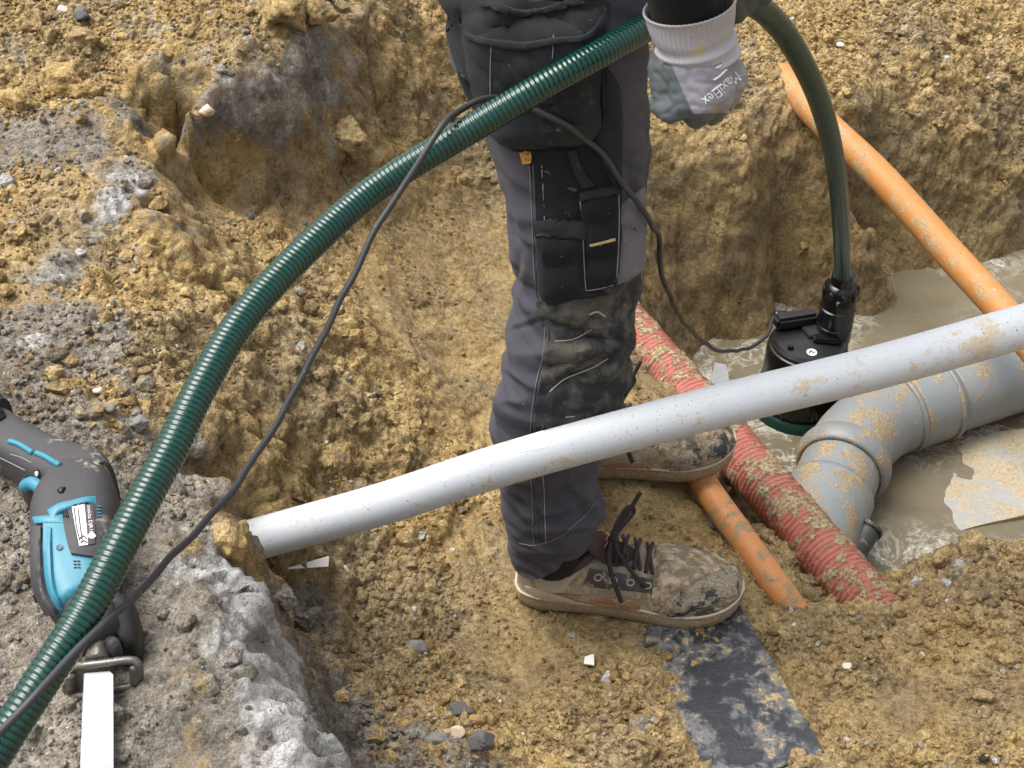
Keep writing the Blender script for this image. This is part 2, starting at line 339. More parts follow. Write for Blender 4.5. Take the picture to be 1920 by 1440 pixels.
W += [(-.30,1.13,.19,.4,1,0),(-.235,1.02,.12,.6,1,0),(-.185,.93,.11,.7,1,0),(-.13,.83,.10,.8,1,0),(-.09,.72,.10,.8,1,0),(-.05,.60,.10,.8,1,0),(-.10,.62,.44,1,.2,.8),
      (-.12,.95,.09,.7,1,0),(-.02,.85,.08,.4,1,0),(.1,.8,.06,.3,1,0),(.35,.85,.03,.1,1,0),(.6,.8,.03,.1,1,0),
      (.47,1.9,-.6,.2,.2,0),(.62,1.85,-.6,.2,.2,0),(.85,1.9,-.6,.2,.2,0),(1.1,2.0,-.6,.2,.2,0),(.42,2.12,-.6,.2,.2,0),(.55,2.22,-.6,.2,.2,0),(.72,2.3,-.6,.2,.2,0),(.92,2.38,-.6,.2,.2,0),(1.1,2.42,-.6,.2,.2,0),(.36,1.95,-.5,.2,.2,0),
      (.45,1.62,-.5,.3,.5,0),(.60,1.62,-.5,.3,.5,0),(.78,1.66,-.5,.3,.5,0),(.95,1.70,-.5,.3,.5,0),
      (-2,.3,.44,.8,.5,0),(-2,2,.46,.5,.5,0),(-2,4.5,.6,.4,.6,0),(0,4.5,.5,.2,.6,0),(2.2,4.5,.45,.2,.6,0),(2.3,3.2,.1,.2,.6,0),(2,2.2,-.5,.2,.3,0),(2,1.3,.05,.2,.6,0),(2,.2,.1,.2,.6,0),(0,-.6,.35,.5,.6,0),(-1.5,-.5,.45,.8,.5,0),(0,.1,.3,.5,.6,0),(-.3,.2,.45,.9,.5,0),
      (1.3,1.45,-.08,.2,1,0),(1.3,1.8,-.55,.2,.3,0),(1.4,2.5,-.45,.2,.4,0),(1.4,3.1,.05,.2,.9,0)]
W = np.array(W)
def tps_fit(X, y, lam=1.5e-4):
    n = len(X); D = np.linalg.norm(X[:, None]-X[None], axis=2)
    A = np.zeros((n+3, n+3)); A[:n, :n] = D+0*np.eye(n)-lam*n*np.eye(n)*0.1; A[:n, n] = 1; A[:n, n+1:] = X; A[n, :n] = 1; A[n+1:, :n] = X.T
    return np.linalg.solve(A, np.concatenate([y, [0, 0, 0]]))
KX, KW = W[:, :2], tps_fit(W[:, :2], W[:, 2])
def base_height(Q):
    out = np.empty(len(Q))
    for i in range(0, len(Q), 60000):
        q = Q[i:i+60000]; D = np.sqrt(((q[:, None]-KX[None])**2).sum(2)); out[i:i+60000] = D@KW[:len(KX)]+KW[len(KX)]+q@KW[-2:]
    return out
def masks(Q):
    out = np.empty((len(Q), 3))
    for i in range(0, len(Q), 60000):
        q = Q[i:i+60000]; D2 = ((q[:, None]-KX[None])**2).sum(2)+2e-4; w = D2**-2; out[i:i+60000] = (w@W[:, 3:6])/w.sum(1)[:, None]
    return out
STEP = 0.0034
def axis_lines(a, b):
    fine = np.arange(a, b, STEP); s, lo, x = STEP, [], a
    while x > a-40: s *= 1.12; x -= s; lo.append(x)
    s, hi, x = STEP, [], fine[-1]
    while x < b+40: s *= 1.12; x += s; hi.append(x)
    return np.concatenate([lo[::-1], fine, hi])
gx, gy = axis_lines(-1.02, 1.22), axis_lines(0.60, 3.12)
GX, GY = np.meshgrid(gx, gy); Q = np.stack([GX.ravel(), GY.ravel()], 1)
Qc = np.stack([np.clip(Q[:, 0], -2, 2.2), np.clip(Q[:, 1], -.6, 4.4)], 1)
inner = (np.abs(Q-Qc).sum(1) < 1e-9)
# wobble the plan position so that edges run ragged
Qw = Qc.copy()
P3 = np.stack([Q[:, 0], Q[:, 1], np.zeros(len(Q))], 1)
for sc_, am in ((6, .016), (17, .008), (45, .0035)):
    Qw[:, 0] += am*perlin(P3*sc_+3.1); Qw[:, 1] += am*perlin(P3*sc_+31.7)
Z = base_height(Qw); Mk = masks(Qw)
nxg, nyg = len(gx), len(gy)
Zg = Z.reshape(nyg, nxg); dzy, dzx = np.gradient(Zg, gy, gx)
Nrm = np.stack([-dzx.ravel(), -dzy.ravel(), np.ones(len(Q))], 1); Nrm /= np.linalg.norm(Nrm, axis=1)[:, None]
V = np.stack([Q[:, 0], Q[:, 1], Z], 1)
rough = np.clip(Mk[:, 1], 0, 1)
near = ((Q[:, 0] > -1.05) & (Q[:, 0] < 1.25) & (Q[:, 1] > .58) & (Q[:, 1] < 3.15))
D = np.zeros(len(Q)); crev = np.zeros(len(Q)); idn = np.zeros(len(Q))
Pn = V[near]; rn = rough[near]
d = .010*perlin(Pn*9)*(.25+rn)+.007*perlin(Pn*23+5)*(.2+rn)
clump = perlin(Pn*7+40)                                            # where clods gather
for scl, am in ((20., .019), (50., .0115), (112., .0062)):
    wd, wi = worley(Pn*scl+perlin(Pn*scl*.9+9)[:, None]*.45)
    m = np.clip(rn*1.25-.25+clump*.55, 0, 1)
    lump = np.clip(1-wd*1.25, -.25, 1)*(.35+.9*wi)
    d += am*m*lump
    crev[near] += m*np.clip(wd-.55, 0, 1)
    idn[near] += wi*.4
d += .0028*perlin(Pn*95)*(.35+rn)+.0016*np.abs(perlin(Pn*190+2))*(.4+rn)
ridg = 1-np.abs(perlin(Pn*14+70)); d += -.006*np.clip(ridg-.82, 0, 1)*5*np.clip(.9-rn*.4, 0, 1)   # shrinkage cracks / scrape marks
pn = Mk[near, 2]; fx, fid = worley(Pn*np.array([16, 16, 22.])+perlin(Pn*20)[:, None]*.5); fx2, fid2 = worley(Pn*47+perlin(Pn*60)[:, None]*.4)
pk = np.clip(pn*1.5-.25, 0, 1); d = d*(1-.5*pk)+pk*((fid-.5)*.026+(fid2-.5)*.009+.0035*np.abs(perlin(Pn*70)))     # broken, faceted rock rim
d += .0022*np.abs(perlin(Pn*135+8))*(.5+rn)-.0030*np.clip(perlin(Pn*74+33)-.25, 0, 1)*(.4+rn)*2
D[near] = d
edge = np.clip(np.minimum.reduce([Q[:, 0]+1.05, 1.25-Q[:, 0], Q[:, 1]-.58, 3.15-Q[:, 1]])/.08, 0, 1); D *= edge
# the trampled strip under the board and soles is pressed flat
V += Nrm*D[:, None]
Fq = (np.arange(nyg-1)[:, None]*nxg+np.arange(nxg-1)[None]).ravel()
Fg = np.stack([Fq, Fq+1, Fq+nxg+1, Fq+nxg], 1)

def soil_material(name, crumbs=False):
    t = NT(name); c = t.coord()
    g = t.attr('grey'); pl = t.attr('pale'); rd = t.attr('tone'); wet_shade_m = t.attr('wet')
    n0 = t.noise(c, 5.5, 4, .6, .3); n1 = t.noise(c, 21, 6, .62, .3); n2 = t.noise(c, 120, 5, .7); n3 = t.noise(c, 420, 3, .75)
    rg = t.attr('rgh')
    def vor(scale, rnd=1.0):
        nd = t.n('ShaderNodeTexVoronoi', Vector=(t.mixv(c, scale) if scale < 100 else c), Scale=scale, Randomness=rnd); return nd.outputs['Distance'], t.n('ShaderNodeSeparateColor', Color=nd.outputs['Color']).outputs[0]
    v1, c1 = vor(75.); v2, c2 = vor(170.); v3, c3 = vor(360.)
    grain = t.math('ADD', t.math('MULTIPLY', t.math('SUBTRACT', c1, .5), .05), t.math('ADD', t.math('MULTIPLY', t.math('SUBTRACT', c2, .5), .085), t.math('MULTIPLY', t.math('SUBTRACT', c3, .5), .07)))
    f = t.math('ADD', t.math('MULTIPLY', grain, t.math('ADD', .35, t.math('MULTIPLY', rg, .75))), 0.0)
    f = t.math('ADD', f, t.math('ADD', t.math('ADD', t.math('MULTIPLY', n1, .30), t.math('MULTIPLY', n2, .40)), t.math('MULTIPLY', n3, .30)))
    och = t.ramp(f, [(.32, (.070, .042, .017)), (.40, (.24, .153, .060)), (.485, (.44, .298, .120)), (.57, (.62, .450, .20)), (.68, (.82, .67, .40))])
    brn = t.ramp(f, [(.32, (.058, .039, .020)), (.41, (.20, .139, .068)), (.50, (.36, .263, .136)), (.66, (.60, .48, .28))])
    col = t.mix(t.ramp(n0, [(.44, 0.), (.62, 1.)]), och, brn)
    gry = t.ramp(f, [(.34, (.042, .036, .029)), (.43, (.140, .121, .097)), (.52, (.265, .234, .192)), (.66, (.50, .455, .385))])
    gm = t.math('ADD', g, t.math('MULTIPLY', t.math('SUBTRACT', n1, .5), 1.5)); gm2 = t.math('ADD', gm, t.math('MULTIPLY', t.math('SUBTRACT', n2, .5), .7))
    col = t.mix(t.ramp(gm2, [(.40, 0.), (.62, 1.)]), col, gry)
    wht = t.ramp(f, [(.36, (.24, .235, .225)), (.47, (.52, .51, .495)), (.60, (.80, .79, .77))])
    pm = t.math('ADD', pl, t.math('MULTIPLY', t.math('SUBTRACT', n1, .5), 1.1))
    col = t.mix(t.ramp(pm, [(.44, 0.), (.76, 1.)]), col, wht)
    blk = t.ramp(t.noise(c, 13, 3, .6), [(.70, 0.), (.76, 1.)]); col = t.mix(t.math('MULTIPLY', blk, .35), col, (.075, .068, .062))
    ylw = t.ramp(t.noise(c, 9.3, 4, .65, .5), [(.62, 0.), (.72, 1.)]); col = t.mix(t.math('MULTIPLY', ylw, t.math('SUBTRACT', .55, t.math('MULTIPLY', pl, .5))), col, (.56, .385, .135))
    sp = t.ramp(t.noise(c, 260, 1, .4), [(.735, 0.), (.75, 1.)]); col = t.mix(t.math('MULTIPLY', sp, .55), col, (.68, .62, .5))
    col = t.mix(.55, col, t.mix(1.0, col, rd, 'MULTIPLY')) if crumbs else col
    wt = t.math('MULTIPLY', wet_shade_m, 1.0, True)
    hs = t.n('ShaderNodeHueSaturation', Color=col, Value=t.math('SUBTRACT', 1.0, t.math('MULTIPLY', wt, .42)), Saturation=1.0).outputs[0]  # damp and painted shade both darken the soil colour
    gr = t.math('ADD', t.math('MULTIPLY', v1, -1.1), t.math('ADD', t.math('MULTIPLY', v2, -.5), t.math('MULTIPLY', v3, -.22)))
    gr = t.math('MULTIPLY', gr, t.math('ADD', .12, t.math('MULTIPLY', rg, 1.05)))
    h = t.math('ADD', t.math('ADD', gr, t.math('MULTIPLY', n2, .9)), t.math('ADD', t.math('MULTIPLY', n3, .5), t.math('MULTIPLY', t.noise(c, 900, 2, .6), .25)))
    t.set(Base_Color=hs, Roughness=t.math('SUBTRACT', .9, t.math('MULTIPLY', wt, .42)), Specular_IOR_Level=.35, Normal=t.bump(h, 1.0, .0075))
    return t.m
SOIL = soil_material('soil'); SOILC = soil_material('soil_crumbs_mat', True)
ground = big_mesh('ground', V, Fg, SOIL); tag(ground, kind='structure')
def fattr(o, name, arr):
    a = o.data.attributes.new(name, 'FLOAT', 'POINT'); a.data.foreach_set('value', np.asarray(arr, np.float32))
def cattr(o, name, arr):
    a = o.data.attributes.new(name, 'FLOAT_COLOR', 'POINT'); a.data.foreach_set('color', np.asarray(arr, np.float32).ravel())
fattr(ground, 'rgh', np.clip(rough-.45*sstep(.82, .45, Nrm[:, 2]), .1, 1)); fattr(ground, 'grey', Mk[:, 0]); fattr(ground, 'pale', Mk[:, 2])
WATER_Z = -.385
wet = np.clip(sstep(WATER_Z+.17, WATER_Z+.01, V[:, 2])*.6+sstep(.04, -.22, V[:, 2])*.45+sstep(.80, .40, Nrm[:, 2])*.6+(1-rough)*.55*sstep(.25, .03, V[:, 2]), 0, 1)   # damp trodden floor, waterside, cut faces; steep and deep parts also hold painted shade
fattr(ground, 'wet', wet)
Vg = V.reshape(nyg, nxg, 3)
def ground_at(x, y):
    """height, and grid index, of the finished ground"""
    i = np.clip(np.searchsorted(gx, x), 1, nxg-1); j = np.clip(np.searchsorted(gy, y), 1, nyg-1)
    return Vg[j, i, 2], j, i

# ---------------------------------------------------------------- loose crumbs and gravel lying on the ground
def ico(sub):
    bm = bmesh.new(); bmesh.ops.create_icosphere(bm, subdivisions=sub, radius=1); vv = np.array([v.co[:] for v in bm.verts]); ff = np.array([[v.index for v in f.verts] for f in bm.faces]); bm.free(); return vv, ff
def rock_shapes(sub, n, seed, rug=.35):
    vv, ff = ico(sub); out = []
    for k in range(n):
        o = perlin(vv*1.3+seed+k*7.3)*rug+perlin(vv*2.9+seed+k*3.1)*rug*.5
        s = vv*(1+o)[:, None]
        for _ in range(5):                                         # a few flat broken faces
            nn = rng.normal(size=3); nn /= np.linalg.norm(nn); h = s@nn; lim = rng.uniform(.55, .85); s = s-np.clip(h-lim, 0, None)[:, None]*nn[None]
        out.append(s)
    return out, ff
def rot_rand(n):
    q = rng.normal(size=(n, 4)); q /= np.linalg.norm(q, axis=1)[:, None]; w, x, y, z = q.T
    return np.stack([np.stack([1-2*(y*y+z*z), 2*(x*y-z*w), 2*(x*z+y*w)], 1), np.stack([2*(x*y+z*w), 1-2*(x*x+z*z), 2*(y*z-x*w)], 1), np.stack([2*(x*z-y*w), 2*(y*z+x*w), 1-2*(x*x+y*y)], 1)], 1)
def in_view(P, m=60):
    rel = P-np.array([0, 0, CAM_H]); dd = rel@np.array(FW); u = 960+FPX*rel[:, 0]/dd; v = 720-FPX*(rel@np.array(UP))/dd
    return (u > -m) & (u < 1920+m) & (v > -m) & (v < 1440+m)
def scatter(name, n, sub, smin, smax, power, seed, label, cat):
    shapes, ff = rock_shapes(sub, 12, seed); m = ff.shape[1]; nv = len(shapes[0])
    cand = rng.uniform([-1.0, .62], [1.2, 3.1], size=(n*9, 2)); z, j, i = ground_at(cand[:, 0], cand[:, 1])
    idx = j*nxg+i; P = np.stack([cand[:, 0], cand[:, 1], z], 1)
    cl = perlin(P*6+12)*.6+perlin(P*17+4)*.35
    rg_ = np.clip(rough[idx]-.35*sstep(.82, .45, Nrm[idx, 2]), 0, 1); keep = in_view(P) & (z > WATER_Z+.03) & (rng.uniform(size=len(P)) < np.clip((rg_-.28)*1.35+cl*.9, .02, 1)*np.clip(Nrm[idx, 2]*1.5, .6, 1))
    P, idx = P[keep][:n], idx[keep][:n]; k = len(P)
    s = smin*(smax/smin)**(rng.uniform(size=k)**power)
    Rm = rot_rand(k); which = rng.integers(0, 12, k); S = np.stack(shapes)[which]
    S = np.einsum('kij,kvj->kvi', Rm, S*(s[:, None]*rng.uniform(.7, 1.15, size=(k, 3)))[:, None, :])
    S[..., 2] *= .85; VV = S+P[:, None, :]+Nrm[idx][:, None, :]*(s*.25)[:, None, None]
    FF = (ff[None]+(np.arange(k)*nv)[:, None, None]).reshape(-1, m)
    o = big_mesh(name, VV.reshape(-1, 3), FF, SOILC, smooth=False); tag(o, label, cat, kind='stuff')
    rep = lambda a: np.repeat(a, nv, axis=0)
    gsel = np.clip(Mk[idx, 0]+rng.normal(0, .18, k), 0, 1)
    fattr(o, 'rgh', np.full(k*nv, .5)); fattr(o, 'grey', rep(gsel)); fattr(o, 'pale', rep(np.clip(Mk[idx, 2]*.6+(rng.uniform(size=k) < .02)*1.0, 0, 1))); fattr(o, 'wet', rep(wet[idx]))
    tn = rng.uniform(.5, 1.35, k)[:, None]*np.array([1, 1, 1])[None]*np.stack([np.ones(k), rng.uniform(.93, 1.03, k), rng.uniform(.85, 1.1, k)], 1)
    cattr(o, 'tone', np.concatenate([rep(tn), np.ones((k*nv, 1))], 1)); return o
scatter('soil_crumbs', 62000, 1, .0012, .0052, 1.45, 3., 'small loose soil crumbs strewn over the dug slopes and floor', 'soil')
scatter('soil_clumps', 3200, 2, .0045, .015, 2.3, 9., 'broken lumps of clay soil lying over the trench', 'soil')

# ================================================================ WATER AND THINGS IN THE PIT
def water_material():
    t = NT('muddy_water'); c = t.coord()
    wob = t.noise(c, 7, 3, .6); vec = t.n('ShaderNodeVectorMath', operation='ADD'); t.put(vec.inputs[0], c)
    cs = t.n('ShaderNodeTexNoise', Vector=c, Scale=6.0, Detail=3.0).outputs['Color']
    sc = t.n('ShaderNodeVectorMath', operation='SCALE'); t.put(sc.inputs[0], cs); sc.inputs['Scale'].default_value = .16; t.put(vec.inputs[1], sc.outputs[0])
    n1 = t.noise(vec.outputs[0], 11, 7, .68, 1.4); n2 = t.noise(vec.outputs[0], 46, 5, .7, .8); big = t.noise(c, 3.1, 3, .5)
    ridge = t.math('ABSOLUTE', t.math('SUBTRACT', n1, .5)); fil = t.ramp(ridge, [(.0, 1.), (.022, .35), (.05, 0.)])
    bub = t.ramp(n2, [(.57, 0.), (.72, 1.)]); area = t.ramp(big, [(.40, 0.), (.54, 1.)])
    foam = t.math('MULTIPLY', t.math('ADD', t.math('MULTIPLY', fil, .6), t.math('MULTIPLY', bub, .9), True), area)
    body = t.mix(t.noise(vec.outputs[0], 5, 4, .6, .8), (.088, .072, .044), (.19, .165, .112))
    col = t.mix(t.math('MULTIPLY', foam, .8), body, (.62, .60, .53))
    h = t.math('ADD', t.math('MULTIPLY', t.noise(vec.outputs[0], 60, 3, .55, .6), .6), t.math('ADD', t.math('MULTIPLY', wob, .6), t.math('MULTIPLY', foam, .35)))
    t.set(Base_Color=col, Roughness=t.math('ADD', .08, t.math('MULTIPLY', foam, .4)), IOR=1.33, Specular_IOR_Level=.55, Normal=t.bump(h, .3, .008))
    return t.m
def sheet(name, x0, x1, y0, y1, z, nx, ny, mat, am=.0012):
    X, Y = np.meshgrid(np.linspace(x0, x1, nx), np.linspace(y0, y1, ny)); Pq = np.stack([X.ravel(), Y.ravel(), np.full(X.size, z)], 1)
    Pq[:, 2] += am*perlin(Pq*18)+am*.6*perlin(Pq*47+3); f = (np.arange(ny-1)[:, None]*nx+np.arange(nx-1)[None]).ravel()
    return big_mesh(name, Pq, np.stack([f, f+1, f+nx+1, f+nx], 1), mat)
water = tag(sheet('water', .18, 2.2, 1.45, 2.95, WATER_Z, 200, 150, water_material()), kind='structure')

def pipe_px(pts, n=60, step=.006):
    """pixels + depth -> evenly spaced world points"""
    P = np.array([PD(u, v, d) for u, v, d in catmull(pts, n)]); return resample(P, step)[0]
def level(u, v, z): p = PZ(u, v, z); return (u, v, depth_of(p))

# --- big grey drain pipe: straight run from the right, bend, spigot running under the red duct
GREY = muddy('grey_drain_plastic', (.205, .222, .225), .42, .48, 22, .16, .4, speck=.7, mudcol=(.26, .195, .115), mud2=(.15, .11, .065))
GREYD = muddy('grey_drain_collar', (.185,.195,.195), .45, .48, 20, .10, .4, speck=.4)
dz = -.322
drain = empty('drain_pipe', PZ(1640, 790, dz)); tag(drain, 'large grey plastic drain pipe with bend half sunk in muddy water', 'pipe')
pA = np.array([PZ(u, v, dz) for u, v in ((2150, 628), (1900, 703), (1762, 748))]); tube('pipe_run', resample(pA, .02)[0], .073, GREY, drain, 48, cap=False, hollow=.005)
pB = np.array([PZ(u, v, dz) for u, v in ((1768, 746), (1690, 772))]); tube('socket', resample(pB, .01)[0], .0785, GREY, drain, 48, cap=False, hollow=.006)
pC = resample(np.array([PZ(*q[:2], dz) for q in catmull([(1694, 771, 0), (1645, 792, 0), (1602, 832, 0), (1580, 872, 0)], 40)]), .008)[0]
tube('bend', pC, .076, GREY, drain, 48, cap=False, hollow=.006)
pD = np.array([PZ(u, v, dz) for u, v in ((1588, 855), (1574, 885))]); q, s = resample(pD, .003)
tube('collar_ring', q, .0785+.0085*np.sin(np.linspace(0, np.pi, len(q)))**.7, GREYD, drain, 48, cap=False, hollow=.006)
pE = np.array([PZ(u, v, dz) for u, v in ((1578, 876), (1548, 946))]); tube('pipe_neck', resample(pE, .01)[0], .0725, GREY, drain, 48, cap=False, hollow=.005)
pF = np.array([PZ(u, v, dz) for u, v in ((1556, 928), (1518, 1020), (1505, 1050))]); tube('branch_socket', resample(pF, .01)[0], .0785, GREY, drain, 48, cap=False, hollow=.006)
pG = np.array([PZ(u, v, dz-.004) for u, v in ((1512, 1035), (1478, 1130))]); tube('branch_end', resample(pG, .01)[0], .070, GREY, drain, 48, cap=False, hollow=.005)
for (u, v), (a, b), rr in (((1690, 772), (1682, 775), .081), ((1764, 748), (1757, 750), .082)):
    Pq = np.array([PZ(u, v, dz), PZ(a, b, dz)]); tube('rib', resample(Pq, .004)[0], rr, GREYD, drain, 48, cap=False, hollow=.009)

# --- red corrugated cable duct
def red_material():
    t = NT('red_corrugated_duct'); c = t.coord(); n2 = t.noise(c, 40, 6, .65, .4); n3 = t.noise(c, 190, 4, .65)
    m = t.math('ADD', t.attr('mudm'), t.math('ADD', t.math('MULTIPLY', t.math('SUBTRACT', n2, .5), .9), t.math('MULTIPLY', t.math('SUBTRACT', n3, .5), .5)))
    base = t.mix(n3, (.29, .060, .045), (.48, .135, .10)); base = t.mix(t.math('MULTIPLY', n2, .5), base, (.40, .22, .14))
    mask = t.ramp(m, [(.46, 0.), (.58, 1.)]); mc = t.ramp(n3, [(.3, (.12, .088, .05)), (.5, (.29, .215, .12)), (.68, (.48, .38, .23))])
    t.set(Base_Color=t.mix(mask, base, mc), Roughness=t.mix(mask, (.45,)*3, (.85,)*3), Normal=t.bump(t.math('ADD', mask, t.math('MULTIPLY', n3, 1.5)), .7, .004)); return t.m
def corrugated(name, pts, r, amp, pitch, mat, parent=None, seg=44, step=.0012):
    P = pipe_px(pts, 80, step); s = np.arange(len(P))*step; n = len(P); T, N, B = frames(P); a = np.linspace(0, 2*np.pi, seg, endpoint=False)
    nz = np.cos(a)[None]*N[:, 2:3]+np.sin(a)[None]*B[:, 2:3]; dirv = np.cos(a)[None, :, None]*N[:, None]+np.sin(a)[None, :, None]*B[:, None]; S3 = (P[:, None]+dirv*r).reshape(-1, 3)
    m = (.44+.36*perlin(S3*24)+.42*perlin(S3*58+3)+.25*perlin(S3*110+9)).reshape(n, seg)+.12*nz-.06; mm = np.clip((m-.35)/.35, 0, 1)
    w = (.5+.5*np.sin(2*np.pi*s/pitch+.6*perlin(np.stack([s*9, s*0, s*0], 1))))**.7; w2 = w[:, None]*(1-mm*.55)+mm*.6
    rr = r-amp+amp*w2+mm*.0016+mm*.0022*perlin(S3*120).reshape(n, seg)
    o = tube(name, P, r, mat, parent, seg, cap=True); VV = P[:, None]+dirv*rr[..., None]; o.data.vertices.foreach_set('co', VV.astype(np.float32).ravel()); o.data.update()
    fattr(o, 'mudm', m.ravel()); return o
duct = corrugated('corrugated_duct', [(1120, 540, 2.62), (1196, 632, 2.52), (1300, 752, 2.40), (1400, 868, 2.28), (1500, 985, 2.175), (1600, 1100, 2.085), (1660, 1175, 2.03)], .0405, .0030, .0086, red_material())
tag(duct, 'red corrugated plastic duct smeared with mud beside the grey drain', 'pipe')

# --- orange pipes
ORANGE = muddy('orange_pipe', (.47, .20, .050), .6, .48, 30, .30, .25, mudcol=(.33, .22, .11), speck=.55, mud2=(.16, .105, .055))
ORANGE2 = muddy('orange_thin_pipe', (.58, .235, .07), .5, .50, 46, .25, .2, mudcol=(.27, .19, .10), speck=.6, mud2=(.13, .085, .045))
P = pipe_px([(1431, 104, 3.02), (1455, 133, 2.975), (1548, 233, 2.87), (1653, 333, 2.79), (1785, 480, 2.70), (1877, 580, 2.62), (1960, 680, 2.55), (2080, 830, 2.45)], 80, .015)
opipe = tag(tube('orange_pipe', P, .0290, ORANGE, None, 40, cap=False, hollow=.004), 'thick orange plastic pipe leaving the right bank across the pit', 'pipe')
P = pipe_px([(1250, 800, 2.215), (1320, 908, 2.12), (1385, 1000, 2.045), (1455, 1098, 1.995), (1500, 1160, 1.985)], 60, .012)
spipe = tag(tube('orange_conduit', P, .0205, ORANGE2, None, 28, cap=False, hollow=.003), 'thin orange pipe sinking into soil between shoe toe and red duct', 'pipe')

# --- short black pipe stub at the water's edge
STUB = muddy('black_rubber_stub', (.035, .035, .036), .5, .45, 30, .1, .3, mudcol=(.30, .26, .19))
stub = empty('pipe_stub', PZ(1612, 1015, -.30)); tag(stub, 'short black pipe stub poking out below the grey drain', 'pipe')
a, b = PZ(1588, 1055, -.335), PZ(1628, 995, -.315); q = resample(np.array([a, b]), .004)[0]
tube('stub_body', q, .021, STUB, stub, 24, cap=False, hollow=.004); tube('stub_rim', resample(np.array([b, b+(b-a).normalized()*.007]), .003)[0], .024, STUB, stub, 24, cap=False, hollow=.006)

# --- pale board lying half under water
BOARD = muddy('pale_board', (.31,.305,.285), .25, .60, 20, .12, .25, mudcol=(.33, .28, .19), speck=.5)
def slab(name, corners, th, mat, parent=None, nx=24, ny=24, am=.001, bev=.0015):
    """corners: four world points, top face, in order; a thin board with a real edge"""
    c = [Vector(k) for k in corners]; up = (c[1]-c[0]).cross(c[3]-c[0]).normalized(); up = up if up.z > 0 else -up
    V, F = [], []
    for j in range(ny):
        for i in range(nx):
            s, t = i/(nx-1), j/(ny-1); p = c[0].lerp(c[1], s).lerp(c[3].lerp(c[2], s), t); V.append(p)
    nz = perlin(np.array([v[:] for v in V])*14)*am; V = [v+up*float(k) for v, k in zip(V, nz)]; k = len(V); V += [v-up*th for v in V]
    for j in range(ny-1):
        for i in range(nx-1):
            a = j*nx+i; F += [(a, a+1, a+nx+1, a+nx), (k+a+nx, k+a+nx+1, k+a+1, k+a)]
    rim = list(range(nx))+[j*nx+nx-1 for j in range(1, ny)]+[(ny-1)*nx+i for i in range(nx-2, -1, -1)]+[j*nx for j in range(ny-2, 0, -1)]
    for a, b in zip(rim, rim[1:]+rim[:1]): F.append((b, a, k+a, k+b))
    o = mesh_obj(name, V, F, mat, parent); bm = bmesh.new(); bm.from_mesh(o.data); bmesh.ops.recalc_face_normals(bm, faces=bm.faces); bm.to_mesh(o.data); bm.free()
    return auto_smooth(o, 45)
pb = slab('board', [PZ(1690, 1020, -.3925), PZ(1985, 950, -.371), PZ(2030, 790, -.375), PZ(1690, 830, -.391)], .012, BOARD, None, 60, 60, .0032)
tag(pb, 'pale muddy flat board awash in the water under the grey drain', 'board')
tile = slab('plastic_strip', [PZ(1332, 735, -.40), PZ(1372, 742, -.40), PZ(1362, 684, -.352), PZ(1340, 680, -.352)], .005, plain('grey_strip', (.42, .45, .47), .35))
tag(tile, 'small grey plastic strip standing in water between leg and pump', 'strip')
# seepage puddle between the two small pipes
pud = tag(sheet('puddle', .32, .43, 1.40, 1.62, -.212, 30, 50, water.data.materials[0], .0006), kind='structure')

# --- submersible pump
PBLK = plain('pump_black_plastic', (.006, .006, .0065), .20, 0, .3, 90, .10, spec=.45)
PBLK2 = plain('pump_black_matt', (.011, .011, .0115), .34, 0, .3, 120, .15)
PGRN = muddy('pump_green_base', (.005, .026, .019), .3, .10, 18)
pd = 2.74
pb0 = PZ(1494, 772, WATER_Z-.02); pump = empty('submersible_pump', pb0); tag(pump, 'black submersible pump with dark green base standing in the pit water', 'pump')
zt = .225                                                          # lid height above the base
r0 = .078
lathe('housing', [(.060, .03), (r0, .035), (r0, .12), (r0-.001, .155), (.074, .170), (.068, .1725)], pb0, (0, 0, 1), PBLK, pump, 64)
lathe('lid', [(.070, .165), (.070, .177), (.064, .184), (.02, .1865), (.004, .187)], pb0, (0, 0, 1), PBLK2, pump, 64)
lathe('base', [(.070, -.06), (.094, -.04), (.097, -.005), (.094, .022), (.086, .034), (.070, .036)], pb0, (0, 0, 1), PGRN, pump, 64)
lathe('base_rim', [(.097, .000), (.1005, .003), (.1005, .010), (.097, .013)], pb0, (0, 0, 1), PGRN, pump, 64)
for k in range(26):                                                # intake slots round the housing foot
    a = 2*math.pi*k/26; bm = bmesh.new(); bmesh.ops.create_cube(bm, size=1, matrix=Matrix.Translation(pb0+Vector((math.cos(a)*.0785, math.sin(a)*.0785, .062))) @ Matrix.Rotation(a, 4, 'Z') @ Matrix.Diagonal((.005, .006, .040, 1)))
    bm_obj('rib', bm, PBLK, pump, False)
# outlet with stacked coupling, hose tail on top
o0 = pb0+Vector((.049, .020, 0))
lathe('outlet', [(.030, .10), (.032, .11), (.032, .168), (.030, .172)], o0, (0, 0, 1), PBLK, pump, 48)
CO = lathe('coupling', [(.0325, .165), (.0335, .17), (.0335, .205), (.0315, .207), (.0315, .211), (.0335, .213), (.0335, .245), (.031, .247), (.031, .25), (.0325, .252), (.0325, .272), (.0305, .276), (.0305, .288), (.0275, .294), (.0215, .298), (.0215, .318), (.0195, .32)], o0, (0, 0, 1), PBLK, pump, 48)
for k in range(8):                                                 # grip flats of the union nut
    a = 2*math.pi*k/8; bm = bmesh.new(); bmesh.ops.create_cube(bm, size=1, matrix=Matrix.Translation(o0+Vector((math.cos(a)*.0315, math.sin(a)*.0315, .281))) @ Matrix.Rotation(a, 4, 'Z') @ Matrix.Diagonal((.0045, .011, .020, 1)))
    bmesh.ops.bevel(bm, geom=bm.edges[:], offset=.0012, segments=2, affect='EDGES'); bm_obj('grip_rib', bm, PBLK, CO, True)
